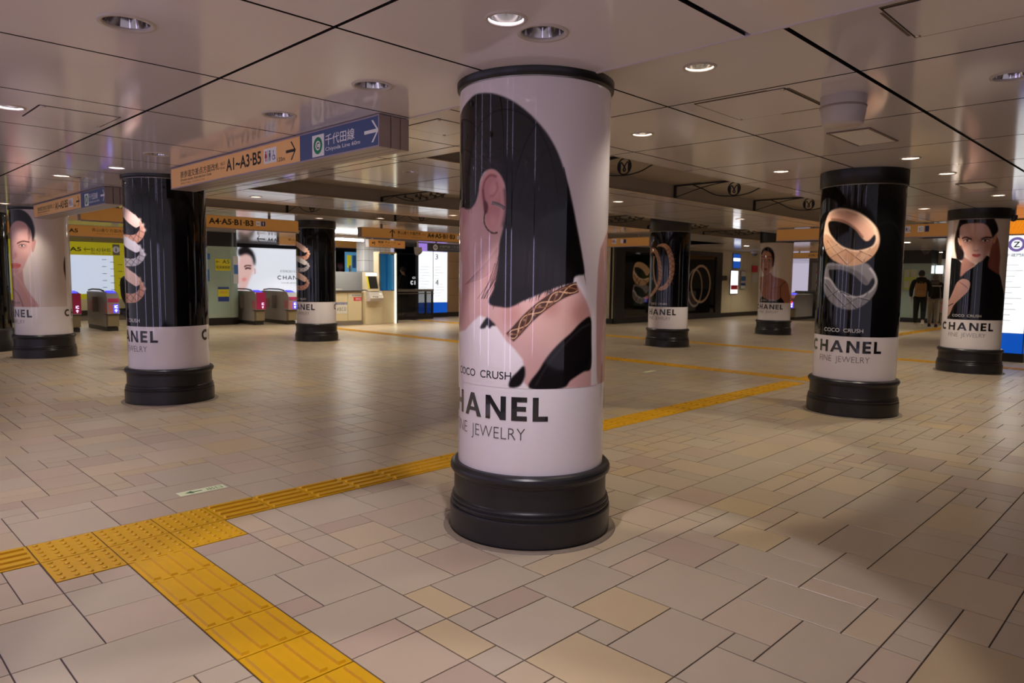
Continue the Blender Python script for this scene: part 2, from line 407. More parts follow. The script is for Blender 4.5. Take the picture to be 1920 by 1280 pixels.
# the step between the low and the high ceiling
MB().box(2.915, 2.93, -4.9, 16, Z1-.004, Z2+.1).obj('trim_1', mat('ceiling_edge_trim', (206,196,206), .3), kind='structure', label='thin pale metal edge where the low ceiling steps up')
XR = [2.94,4.21,5.48,6.78,8.08,9.38,10.68,11.98,13.28,14.58,15.88,17.18,18.48,19.78,21.08]
for j0, j1 in [(-4.84,-3.62),(-3.62,-2.4),(-2.4,-.95),(-.95,.27),(.27,1.49),(1.49,2.71),(2.71,3.87)]:
    for i in range(len(XR)-1): panel(XR[i], XR[i+1], j0, j1, Z2)
for j0, j1 in [(3.87,4.89),(4.89,5.93),(5.93,6.98),(6.98,8.02),(8.02,9.06),(9.06,10.1),(10.1,11.14),(11.14,12.2),(12.2,13.25),(13.25,14.3),(14.3,16.0)]:
    panel(2.94, 4.21, j0, j1, Z2)
    if j0 >= 3.87 and j1 <= 13.3: panel(4.21, 4.42, j0, j1, Z2)
COFFER = [(4.15,5.60),(7.72,9.45),(11.10,12.50)]
XC1 = 21.08
def beam_panels(y0, y1, split):
    ys = [y0]+split+[y1]
    xs = [4.42,5.48,6.78,8.08,9.38,10.68,11.98,13.28,14.58,15.88,17.18,18.48,19.78,21.08]
    for a, b_ in zip(ys[:-1], ys[1:]):
        for i in range(len(xs)-1): panel(xs[i], xs[i+1], a, b_, Z2)
beam_panels(3.87, 4.15, []); beam_panels(5.60, 7.72, [5.93, 7.4]); beam_panels(9.45, 11.10, [9.75, 10.8]); beam_panels(12.50, 14.3, [12.8])
MB().box(4.42, 46, 14.3, 15.9, Z2, Z2+.01).box(21.08, 46, -4.9, 14.3, Z2, Z2+.01).box(-4.9, 46, 16.0, 34, Z2, Z2+.01).obj('ceiling_panel', M_PANEL, ceiling)
for y0, y1 in COFFER:
    for i in range(13):
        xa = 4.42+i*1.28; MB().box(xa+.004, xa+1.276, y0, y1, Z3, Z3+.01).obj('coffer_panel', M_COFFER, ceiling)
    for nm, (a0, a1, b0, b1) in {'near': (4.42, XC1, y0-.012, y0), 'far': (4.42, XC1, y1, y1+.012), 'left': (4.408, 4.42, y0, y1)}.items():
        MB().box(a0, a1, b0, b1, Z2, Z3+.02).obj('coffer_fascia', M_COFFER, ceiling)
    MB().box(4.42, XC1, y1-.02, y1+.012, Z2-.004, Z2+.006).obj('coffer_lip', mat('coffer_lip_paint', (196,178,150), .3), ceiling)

# recessed downlights
M_TRIM = mat('downlight_trim', (206,198,194), .3)
can_mesh = {}; DL = []
for k, (x, y, z, r, lit, tint) in enumerate(LIGHTS):
    key = (r, lit, tint)
    if key not in can_mesh:
        tr = MB().lathe([(r*1.22,0),(r*1.2,-.006),(r*1.03,-.007),(r*.98,.004),(r*.99,.012)], 24)
        cn = MB()
        if tint == 'f': cn.lathe([(r*1.0,0),(r*1.0,-.004)], 24)
        elif lit: cn.lathe([(r*.985,.006),(r*.96,.03),(r*.9,.045)], 24)
        else: cn.lathe([(r*.985,.006),(r*.93,.03),(r*.78,.07),(r*.6,.1)], 24)
        ln = MB().lathe([(r*1.0,-.004),(0,-.005)] if tint == 'f' else [(r*.9,.044),(r*.5,.040),(0,.038)] if lit else [(r*.6,.1),(0,.104)], 24)
        can_mesh[key] = (tr.mesh('trim_ring', M_TRIM), cn.mesh('reflector', M_CHROME), ln.mesh('lens', (M_GLOWC if tint == 'c' else M_GLOW) if lit else M_BLACK))
    vis = np.array([x, y, z])-EYE; zf = vis@AX_F
    u = 960+FPX*(vis@AX_R)/zf if zf > .1 else -9999; v = 640-FPX*(vis@AX_U)/zf if zf > .1 else -9999
    t = thing('downlight', 'recessed downlight', 'downlight', (x, y, z), group='recessed ceiling downlights')
    DL.append((t, u, v, lit, zf))
    for nm, me in zip(('trim_ring', 'reflector', 'lens'), can_mesh[key]): link(nm, me, t)
    if lit:
        ld = bpy.data.lights.new('downlight_beam', 'SPOT'); ld.energy = SPOT_W; ld.color = {'w': WARM, 'c': COOL, 'f': FARC}[tint]
        tight = math.hypot(x-2.08, y-2.11) < .1 or math.hypot(x-4.85, y-3.35) < .1 or (x < .5 and y < 2)           # deep cans with a sharp cut-off
        ld.spot_size = math.radians(77 if tight else 112); ld.spot_blend = .16 if tight else .55; ld.shadow_soft_size = .04
        ld.energy *= 1.5 if tint == 'f' else .65 if abs(x-7.42) < .05 else 1.15 if tight else .45 if z == Z1 and y > 6 else .35 if math.hypot(x-3.55, y-2.09) < .1 else 1.0
        lo = link('downlight_beam', ld, t, loc=(0, 0, -.012))

# every downlight in view is told apart by what it is closest to
ANCH = [((1005,130),'the top of the big white column'),((1620,315),'the top of the two ring column'),((1835,390),'the top of the dark coat model column'),((305,330),'the top of the left black ring column'),((1252,410),'the top of the bangle column'),
        ((592,415),'the top of the small black ring column'),((80,395),'the white column at the left edge'),((1453,450),'the bare-shouldered model column'),((545,285),'the near hanging sign'),((1585,190),'the white ceiling drum'),((770,435),'the gold up arrow sign'),((150,440),'the dim gold sign at far left'),((1735,430),'the gold pictogram fascia at right'),((500,455),'the gold sign with a left arrow'),((1380,500),'the cream poster wall'),((180,130),'the upper left picture corner')]
ORD = ['closest to', 'second closest to', 'third closest to', 'fourth closest to', 'fifth closest to', 'sixth closest to', 'seventh closest to']
tally = {}
for t, u, v, lit, zf in sorted(DL, key=lambda q: min(math.hypot(q[1]-a[0][0], q[2]-a[0][1]) for a in ANCH)):
    if not (-10 < u < 1930 and -10 < v < 1280 and zf > 0): t['label'] = 'lit downlight outside the picture' if lit else 'unlit downlight outside the picture'; continue
    a = min(ANCH, key=lambda q: math.hypot(u-q[0][0], v-q[0][1])); k = tally.get((a[1], lit), 0); tally[(a[1], lit)] = k+1
    t['label'] = ('lit' if lit else 'unlit chrome')+' recessed downlight '+ORD[min(k, 6)]+' '+a[1]

M_LSTRIP = mat('lilac_light_strip', (214,200,255), .3, emit=9.0)
for k, y in enumerate((-2.6, 1.6, 2.4, 5.2, 7.4, 10.4)):  # unseen posts added to put lilac streaks on the columns
    nth = ['first','second','third','fourth','fifth','sixth'][k]
    t = thing('added_light_post', nth+' slim added lilac light post from the near end of the row left of the picture', 'light post', (-2.6, y, 0), group='added light posts left of the picture')
    MB().box(-.07, .07, -.07, .07, 0, .25, bev=.01).obj('base', M_BLACK, t); MB().box(-.045, .045, -.045, .045, .25, 2.0, bev=.01).obj('tube', M_LSTRIP, t); MB().box(-.05, .05, -.05, .05, 2.0, 2.45, bev=.005).obj('cap', M_BLACK, t)
wr = MB().box(3.2, 33, -5.0, -4.88, 0, 2.57).obj('wall_blocker', mat('wall_blocker_brown', (120,108,98), .5), kind='structure', label='plain brown wall added behind the viewer at right to block ambient light')  # unseen wall added to keep ambient light off the right side
# ------------------------------------------------------------------ painted prints (flat artwork of the advertising wraps)
def smooth_poly(P, closed=True, n=4):
    P = np.asarray(P, float); N = len(P); out = []
    rng = range(N) if closed else range(N-1)
    for i in rng:
        p0, p1, p2, p3 = (P[(i-1) % N], P[i], P[(i+1) % N], P[(i+2) % N]) if closed else (P[max(i-1,0)], P[i], P[i+1], P[min(i+2,N-1)])
        for k in range(n):
            t = k/n
            out.append(.5*((2*p1)+(-p0+p2)*t+(2*p0-5*p1+4*p2-p3)*t*t+(-p0+3*p1-3*p2+p3)*t**3))
    if not closed: out.append(P[-1])
    return np.array(out)
class Canvas:
    def __init__(s, x0, x1, y0, y1, step, bg):
        s.x0, s.y0, s.st = x0, y0, step
        s.W = int(round((x1-x0)/step))+1; s.H = int(round((y1-y0)/step))+1
        s.a = np.tile(np.array(bg, float), (s.H, s.W, 1))
    def mask(s, P, feather=0.0):
        P = np.asarray(P, float); m = np.zeros((s.H, s.W)); SUB = 2
        gx = (P[:, 0]-s.x0)/s.st; gy = (P[:, 1]-s.y0)/s.st
        ax, ay, bx, by = gx, gy, np.roll(gx, -1), np.roll(gy, -1)
        r0, r1 = max(0, int(math.floor(gy.min()))), min(s.H-1, int(math.ceil(gy.max())))
        cols = np.arange(s.W)
        for r in range(r0, r1+1):
            row = np.zeros(s.W)
            for q in range(SUB):
                y = r+(q+.5)/SUB-.5
                h = (ay <= y) != (by <= y)
                if not h.any(): continue
                xs = np.sort(ax[h]+(y-ay[h])/(by[h]-ay[h])*(bx[h]-ax[h]))
                for k in range(0, len(xs)-1, 2):
                    row += np.clip(np.minimum(cols+.5, xs[k+1])-np.maximum(cols-.5, xs[k]), 0, 1)/SUB
            m[r] = row
        w = int(round(feather/s.st))
        if w >= 1:
            for _ in range(2):
                for ax_ in (0, 1):
                    c = np.cumsum(np.pad(m, [(w+1, w) if a == ax_ else (0, 0) for a in (0, 1)], mode='edge'), axis=ax_)
                    m = (c[2*w+1:]-c[:-2*w-1])/(2*w+1) if ax_ == 0 else (c[:, 2*w+1:]-c[:, :-2*w-1])/(2*w+1)
        return np.clip(m, 0, 1)
    def fill(s, P, col, feather=0.0, alpha=1.0, smooth=True):
        m = s.mask(smooth_poly(P) if smooth else P, feather)[..., None]*alpha
        s.a = s.a*(1-m)+np.array(col, float)*m
    def stroke(s, P, w, col, feather=0.0, alpha=1.0, smooth=True):
        P = smooth_poly(P, False) if smooth and len(P) > 2 else np.asarray(P, float)
        w = np.broadcast_to(np.asarray(w, float), (len(P),)) if np.ndim(w) == 0 else np.interp(np.linspace(0, 1, len(P)), np.linspace(0, 1, len(w)), w)
        t = np.gradient(P, axis=0); n = np.c_[-t[:, 1], t[:, 0]]; n /= np.linalg.norm(n, axis=1, keepdims=True)+1e-9
        s.fill(np.r_[P+n*w[:, None]/2, (P-n*w[:, None]/2)[::-1]], col, feather, alpha, False)
    def blob(s, c, rx, ry, col, alpha=.5, feather=None):
        a = np.linspace(0, 2*math.pi, 20, endpoint=False)
        s.fill(np.c_[c[0]+rx*np.cos(a), c[1]+ry*np.sin(a)], col, feather if feather is not None else min(rx, ry)*.5, alpha, False)
def srgb_np(a):
    a = np.clip(a/255, 0, 1); return np.where(a <= .04045, a/12.92, ((a+.055)/1.055)**2.4)
def canvas_mesh(name, cv, fn, m):
    """grid of the canvas bent by fn(x, y) -> point, colours stored on the vertices"""
    X = cv.x0+np.arange(cv.W)*cv.st; Y = cv.y0+np.arange(cv.H)*cv.st
    XX, YY = np.meshgrid(X, Y); V = fn(XX.ravel(), YY.ravel())
    idx = np.arange(cv.W*cv.H).reshape(cv.H, cv.W)
    F = np.c_[idx[:-1, :-1].ravel(), idx[:-1, 1:].ravel(), idx[1:, 1:].ravel(), idx[1:, :-1].ravel()]
    me = bpy.data.meshes.new(name); n = len(V)
    me.vertices.add(n); me.vertices.foreach_set('co', V.astype(np.float32).ravel())
    me.loops.add(F.size); me.loops.foreach_set('vertex_index', F.astype(np.int32).ravel())
    me.polygons.add(len(F)); me.polygons.foreach_set('loop_start', np.arange(0, F.size, 4, dtype=np.int32)); me.polygons.foreach_set('loop_total', np.full(len(F), 4, np.int32))
    me.update(calc_edges=True); me.polygons.foreach_set('use_smooth', np.ones(len(F), bool))
    ca = me.color_attributes.new('print', 'FLOAT_COLOR', 'POINT')
    ca.data.foreach_set('color', np.c_[srgb_np(cv.a.reshape(-1, 3)), np.ones(n)].astype(np.float32).ravel())
    me.materials.append(m); return me

R0 = .413
M_PRINT = mat('glossy_print', (200,200,200), .05, spec=.5, attr='print')
M_WRAPW = mat('white_wrap_film', (244,238,242), .05)
M_WRAPB = mat('black_wrap_film', (7,7,8), .04)
M_BASE = mat('dark_enamel_base', (31,30,33), .32, noise=.08, nscale=30)
M_INK = mat('black_ink', (20,18,18), .2, coat=1.0, coat_rough=.03)
M_GREYINK = mat('grey_ink', (70,64,66), .2, coat=1.0, coat_rough=.03)
M_WHITEINK = mat('white_ink', (226,222,220), .2, coat=1.0, coat_rough=.03)
COLS = {'main': (2.93,2.735), 'leftblk': (2.93,8.29), 'farleft': (2.93,13.93), 'rightblk': (8.09,2.745), 'farright': (13.28,2.745), 'midblk': (8.0,13.9), 'bracelet': (13.12,8.28), 'whiter': (18.35,8.32)}
def zpx(L, ox, oy, sc): return [(ox+x/sc, oy+y/sc) for x, y in L]
class Art:
    """paints a wrap; outlines are read off the photograph and laid onto the drum"""
    def __init__(s, colname, step, bg, s0=-.62, s1=.62, z0=.845, z1=2.41):
        s.c = COLS[colname]; s.cv = Canvas(s0, s1, z0, z1, step, bg); s.frame = (0, 0, 1)
    def use(s, ox, oy, sc): s.frame = (ox, oy, sc); return s
    def P(s, L, fr=None):
        ox, oy, sc = fr or s.frame
        return np.array([on_cyl(ox+x/sc, oy+y/sc, s.c, R0) for x, y in L])
    def fill(s, L, col, feather=0.0, alpha=1.0, smooth=True): s.cv.fill(s.P(L), col, feather, alpha, smooth)
    def stroke(s, L, w, col, feather=0.0, alpha=1.0): s.cv.stroke(s.P(L), w, col, feather, alpha)
    def blob(s, c, r, col, alpha=.5, ry=None):
        a = s.P([c])[0]; s.cv.blob(a, r, ry or r, col, alpha)

def art_ear():
    A, B = (820,100,2.37), (820,560,2.56)
    t = Art('main', .0032, (244,236,240))
    up = t.P([(88,640),(130,690),(165,672),(185,600),(205,540),(230,515),(270,525),(300,580),(305,690),(292,780),(280,850),(278,950),(262,1040),(300,1120),(400,1095),(480,1055),(600,1022),(630,1040),(665,1110),(682,1160)], A)
    lo = t.P([(737,75),(737,424),(600,426),(440,426),(415,400),(420,350),(410,290),(370,240),(330,200),(290,140),(240,92),(205,80),(170,110),(135,150),(105,162),(95,160)], B)
    t.cv.fill(np.r_[up, lo], (216,172,168), .004, 1, False)
    t.use(*A)
    for c, r, col, a in [((150,760),.10,(236,196,196),.6),((200,900),.08,(232,190,190),.5),((560,1180),.09,(228,180,160),.6),((640,1150),.06,(150,92,80),.5),((250,1000),.05,(176,110,110),.45),((430,1180),.08,(232,188,176),.5),((120,720),.05,(196,140,146),.5),((330,1160),.05,(186,124,118),.55),((105,1050),.09,(204,150,152),.5),((500,1120),.05,(176,112,98),.5),((520,1260),.07,(232,190,176),.6)]:
        t.blob(c, r, col, a, r*1.2)
    t.use(*B)
    t.fill([(735,90),(690,112),(640,165),(600,200),(560,240),(520,290),(490,340),(440,428),(600,428),(640,390),(700,350),(737,330),(739,200)], (20,17,19), .002)
    t.fill([(416,322),(385,350),(350,388),(346,424),(395,418),(420,372)], (24,20,22), .002)
    t.stroke([(470,420),(520,330),(590,240),(680,150),(735,120)], .012, (48,42,44), .004, .8)
    t.fill([(205,140),(222,110),(240,90),(262,108),(280,128),(262,130),(250,142),(240,125),(228,140)], (26,22,24), .002)
    t.use(*A)
    hair = [(96,330),(108,262),(140,210),(165,186),(205,177),(260,182),(330,210),(400,260),(450,310),(490,360),(530,430),(560,510),(585,600),(605,690),(620,770),(635,850),(650,940),(652,980),(628,985),(608,995),(600,1020),(560,1030),(500,1050),(440,1075),(380,1100),(320,1128),(275,1125),(240,1118),(228,1098),(252,1045),(268,950),(276,850),(292,780),(305,700),(302,600),(290,560),(262,524),(232,515),(206,530),(190,565),(182,620),(166,668),(142,692),(116,684),(98,650)]
    t.fill(hair, (21,18,20), .003)
    for k in range(46):
        y = 300+RNG.random()*480; x = 320+RNG.random()*(130+.12*(y-300))
        t.stroke([(x,y),(x+18,y+90),(x+26,y+190)], .002+.003*RNG.random(), (46,40,44), .003, .5)
    for k in range(26):
        x = 120+RNG.random()*120; y = 400+RNG.random()*100
        t.stroke([(x,y),(x+30,y+35),(x+70,y+55+RNG.random()*30)], .0022, (92,80,88), .002, .55)
    for k in range(16):
        x = 108+RNG.random()*60; y = 560+RNG.random()*80
        t.stroke([(x,y),(x+8,y+40),(x+6,y+70)], .003, (60,46,52), .003, .6)
    for k in range(60):
        q = RNG.random(); x = 250+q*350; y = 1122-q*88; t.stroke([(x+6,y-70-60*RNG.random()),(x+3,y-20),(x-4,y+4+26*RNG.random())], [.006,.004,.0008], (22,18,20), .001, .9)
    for k in range(24):
        q = RNG.random(); y = 560+q*420; x = 575+q*78; t.stroke([(x-14,y-60),(x-2,y),(x+7+8*RNG.random(),y+50)], [.004,.003,.0008], (26,22,24), .001, .8)
    for k in range(40):
        x = 300+RNG.random()*270; t.stroke([(x,830+120*RNG.random()),(x-4,940),(x-10,1010+40*RNG.random())], .0025, (52,45,48), .002, .5)
    for k in range(14):
        x = 232+RNG.random()*45; t.stroke([(x+22,880+RNG.random()*60),(x,1000),(x-25-RNG.random()*40,1090)], .002, (34,26,28), .001, .8)
    for k in range(8):
        t.stroke([(268,860+k*6),(220,930+k*8),(150-k*4,1000+k*4)], .0018, (90,60,64), .001, .6)
    # ear
    t.fill([(189,612),(197,562),(220,524),(252,516),(282,542),(301,596),(304,676),(290,750),(268,800),(242,797),(219,766),(208,706),(196,660)], (226,170,168), .003)
    t.fill([(196,640),(206,590),(228,556),(258,552),(276,580),(284,640),(280,700),(262,760),(244,782),(224,756),(212,706),(204,676)], (206,140,140), .006, .85)
    t.blob((255,610), .030, (232,178,176), .75, .05); t.blob((248,752), .03, (232,174,170), .9, .045); t.blob((238,655), .026, (216,154,152), .8, .03)
    t.stroke([(203,600),(212,566),(236,542),(264,548)], .012, (150,84,86), .004, .9)
    t.stroke([(203,600),(206,640),(212,662)], .013, (120,60,62), .004, .9)
    t.stroke([(232,636),(252,630),(268,600),(262,572)], .009, (180,112,112), .004, .7)
    t.fill([(206,655),(219,660),(226,680),(222,706),(212,712),(207,690)], (98,46,48), .004, .95)
    t.stroke([(242,664),(262,668),(284,678),(300,690)], .017, (104,92,92), .001)
    for k in range(8): t.blob((244+k*7.5, 664.5+k*3.3), .0038, (236,230,232), 1.0)
    t.stroke([(216,696),(209,724),(210,756),(224,782),(246,798),(268,796)], .009, (74,42,30), .001)
    for k, q in enumerate(((211,722),(209,742),(213,762),(222,779),(236,792),(252,798))): t.blob(q, .004, (214,164,118), 1.0)
    t.stroke([(300,600),(306,690),(292,770)], .014, (60,34,36), .006, .7)
    # necklace of plaited gold links
    ch = t.P([(322,1262),(350,1235),(400,1180),(450,1135),(505,1095),(560,1062),(622,1038)], A); ch = smooth_poly(ch, False, 6)
    t.cv.stroke(ch, .054, (78,48,36), .002, 1, False)
    n = len(ch); tt = np.gradient(ch, axis=0); nn = np.c_[-tt[:, 1], tt[:, 0]]; nn /= np.linalg.norm(nn, axis=1, keepdims=True)
    for ph in (0, math.pi, math.pi/2):
        t.cv.stroke(ch+nn*(.021*np.sin(np.linspace(0, 15, n)+ph))[:, None], .006, (222,176,136) if ph != math.pi/2 else (150,98,70), .001, .95, False)
    t.cv.stroke(ch+nn*.025, .004, (44,26,20), .001, .8, False); t.cv.stroke(ch-nn*.025, .004, (44,26,20), .001, .8, False)
    for k in range(3, n-2, 4): t.cv.blob(ch[k]+nn[k]*.008*(1 if k % 8 < 4 else -1), .007, .005, (244,208,172), .8)
    # next sheet of the wrap, an arm at its edge
    t.fill([(774,770),(745,815),(724,868),(713,960),(707,1100),(706,1270),(708,1430),(712,1478),(765,1478),(790,1478),(790,770)], (206,164,162), .004, 1, False)
    return t.cv
def art_three_rings():
    t = Art('leftblk', .006, (9,9,10)); t.use(0,380,4)
    g1, g2, gd = (232,196,180), (206,152,128), (96,58,46)
    for dy, gA, gB, gD in ((0, g1, g2, gd), (210, (226,220,222), (186,180,184), (70,66,70)), (440, g1, g2, gd)):
        k = .82 if dy == 210 else 1.0
        Q = lambda L: [(x, 60+dy+(y-60)*k) for x, y in L]
        t.fill(Q([(905,20),(950,45),(1010,90),(1045,125),(1062,155),(1025,186),(985,166),(930,112),(905,95)]), gA, .003)
        t.fill(Q([(920,238),(985,242),(1028,226),(1048,190),(1046,140),(1080,178),(1087,215),(1072,262),(1030,302),(985,310),(920,302)]), gB, .003)
        for a, b in (((935,240),(990,305)),((975,240),(1030,300)),((1010,232),(1065,270)),((1040,205),(1085,225)),((985,240),(940,300)),((1030,225),(985,308)),((1050,190),(1035,295))): t.stroke(Q([a, b]), .006, gD, .002, .9)
        for x, y in ((960,60),(1010,100),(1048,128),(1072,165),(1085,205)): t.blob(Q([(x,y)])[0], .018, gA, .9)
    return t.cv
def face_parts(t, eyes, brows, lips, skin_dark, lash=(34,22,22), lip=(176,78,74)):
    for c, w, h in eyes:
        e = t.P([c])[0]
        t.cv.blob(e, w*1.5, h*2.6, skin_dark, .55); t.cv.fill([(e[0]-w,e[1]),(e[0]-w*.3,e[1]+h),(e[0]+w*.5,e[1]+h*.9),(e[0]+w,e[1]),(e[0]+w*.3,e[1]-h*.7),(e[0]-w*.4,e[1]-h*.7)], (220,206,202), .001)
        t.cv.blob(e, h*.95, h*.95, (58,40,34), 1, .001); t.cv.stroke([(e[0]-w*1.1,e[1]),(e[0]-w*.2,e[1]+h*1.15),(e[0]+w*.6,e[1]+h),(e[0]+w*1.15,e[1]+h*.1)], h*.55, lash, .001, .95)
    for L, w in brows: t.stroke(L, w, (70,44,38), .003, .85)
    t.fill(lips, lip, .002); L = np.array(lips)
    t.stroke([tuple(L[L[:, 0].argmin()]), tuple(L.mean(0)), tuple(L[L[:, 0].argmax()])], .005, (110,38,38), .002, .8)
def art_side_face():
    t = Art('farleft', .006, (226,212,208)); t.use(0,380,4)
    t.fill([(85,515),(135,520),(165,480),(180,600),(222,680),(282,792),(70,792),(70,520)], (198,146,140), .004)
    t.fill([(70,200),(100,150),(140,132),(190,150),(228,205),(242,270),(236,330),(226,380),(202,430),(172,498),(142,532),(110,542),(70,530)], (212,162,158), .004)
    t.blob((130,220), .10, (226,184,184), .6); t.blob((200,370), .07, (228,180,174), .6); t.blob((112,390), .05, (160,100,98), .6); t.blob((120,510), .06, (176,116,110), .5); t.stroke([(96,320),(88,370),(96,410),(112,416)], .02, (164,106,102), .01, .7)
    t.fill([(243,278),(268,282),(262,332),(246,372),(236,340)], (206,150,144), .003)
    t.fill([(40,55),(90,48),(150,50),(200,75),(235,120),(256,180),(260,240),(246,292),(240,262),(226,202),(190,152),(140,134),(100,150),(72,205),(40,205)], (22,18,20), .004)
    for k in range(8): t.stroke([(195+k*3,150+k*6),(214+k*2,190+k*8),(206+k,230+k*9)], .004, (70,46,44), .003, .6)
    face_parts(t, [((165,322),.05,.016)], [([(128,306),(170,288),(222,296)], .022)], [(84,462),(118,452),(156,464),(148,484),(118,492),(86,486)], (150,96,92), lip=(206,92,86))
    t.stroke([(100,640),(140,690),(178,790)], .014, (96,56,54), .005, .8); t.stroke([(60,500),(130,560),(190,650),(250,760)], .02, (226,180,172), .012, .6)
    t.stroke([(236,380),(240,392),(236,402)], .008, (240,236,236), .001)
    t.fill([(497,390),(480,430),(478,500),(490,560),(505,640),(525,790),(545,790),(535,390)], (60,34,36), .004)
    return t.cv
def art_bangles():
    t = Art('bracelet', .007, (9,9,10)); t.use(1120,380,4)
    g, gl, gd = (204,158,122), (236,200,168), (100,64,44)
    t.fill([(448,322),(480,306),(512,308),(545,336),(570,400),(580,478),(568,560),(535,625),(495,655),(455,652),(470,632),(505,610),(532,560),(540,480),(530,400),(508,345),(480,330)], g, .003)
    t.fill([(396,350),(425,338),(455,372),(478,450),(486,530),(474,600),(452,642),(438,668),(410,700),(396,698),(430,640),(452,590),(458,520),(450,440),(432,385),(412,372),(396,400)], g, .003)
    t.stroke([(425,400),(420,480),(426,560),(446,628)], .05, gl, .004, .9); t.stroke([(444,330),(490,318),(540,352)], .03, gl, .004, .8)
    for k in range(9):
        a = -1.1+k*.27; x, y = 510+58*math.cos(a), 480+150*math.sin(a); t.stroke([(x-26,y-22),(x+26,y+22)], .008, gd, .002, .9); t.stroke([(x+26,y-22),(x-26,y+22)], .008, gd, .002, .9)
    for k in range(8):
        y = 390+k*32; x = 452+18*math.sin(k*.4); t.stroke([(x-14,y-12),(x+16,y+12)], .008, gd, .002, .9)
    for k in range(10): t.blob((440+k*9, 640+8*math.sin(k)), .012, gl, .8)
    return t.cv
def art_two_rings():
    t = Art('rightblk', .005, (9,9,10)); t.use(1480,290,3.123)
    t.fill([(203,720),(212,662),(232,632),(330,640),(440,632),(480,660),(508,708),(516,760),(500,812),(450,870),(385,905),(330,906),(270,886),(225,842),(202,790)], (136,132,138), .003)
    t.fill([(235,668),(300,664),(370,692),(425,750),(458,762),(488,722),(496,752),(470,800),(400,830),(325,812),(282,790),(242,730)], (10,10,11), .003)
    t.fill([(226,652),(282,650),(352,662),(420,698),(462,746),(440,758),(372,702),(300,674),(232,672)], (104,100,106), .003)
    t.stroke([(206,720),(240,732),(282,792),(326,816),(400,834),(470,802),(508,752),(500,705),(470,662)], .02, (208,204,210), .003, .95)
    for a, b in (((208,752),(332,892)),((286,792),(222,836)),((298,802),(396,902)),((398,836),(306,892)),((352,824),(300,800)),((462,806),(418,884)),((402,836),(468,852))):
        t.stroke([a, b], .012, (58,55,62), .002, .9); t.stroke([(a[0]+3,a[1]-4), (b[0]+3,b[1]-4)], .006, (196,194,202), .002, .7)
    t.fill([(203,450),(214,385),(240,332),(292,312),(352,318),(412,340),(470,380),(514,430),(530,490),(520,545),(488,592),(440,630),(372,648),(310,640),(250,610),(214,560),(199,500)], (224,184,158), .003)
    t.fill([(228,402),(262,386),(330,402),(388,440),(430,492),(462,505),(500,468),(506,500),(482,540),(402,562),(332,550),(282,520),(244,470)], (12,10,10), .003)
    t.fill([(250,350),(300,336),(372,352),(432,392),(482,442),(490,470),(452,504),(430,482),(382,428),(312,386),(240,378)], (222,172,150), .003)
    t.stroke([(245,378),(312,386),(382,428),(432,486)], .016, (120,76,62), .004, .9)
    t.fill([(200,478),(235,470),(282,520),(332,550),(402,562),(482,540),(516,524),(500,580),(440,630),(372,648),(310,640),(250,610),(215,562)], (206,158,126), .003)
    t.stroke([(206,450),(238,470),(284,522),(332,550),(402,563),(484,541),(512,490),(496,430)], .018, (244,212,186), .003, .95)
    for a, b in (((222,500),(336,640)),((332,552),(238,604)),((328,552),(432,632)),((424,562),(336,644)),((474,546),(436,626)),((410,562),(482,594)),((282,524),(214,556))):
        t.stroke([a, b], .011, (128,84,60), .002, .9); t.stroke([(a[0]+3,a[1]-4), (b[0]+3,b[1]-4)], .006, (240,208,180), .002, .7)
    t.fill([(222,520),(262,520),(300,560),(258,580)], (228,188,158), .006, .5); t.fill([(340,566),(380,580),(360,625),(318,610)], (176,128,98), .006, .5); t.fill([(430,566),(474,556),(452,604),(414,606)], (230,192,160), .006, .45)
    t.stroke([(232,345),(290,322),(352,326),(412,348),(470,390),(508,440)], .014, (250,222,200), .003, .9); t.stroke([(330,334),(400,356)], .01, (180,126,104), .003, .6)
    return t.cv
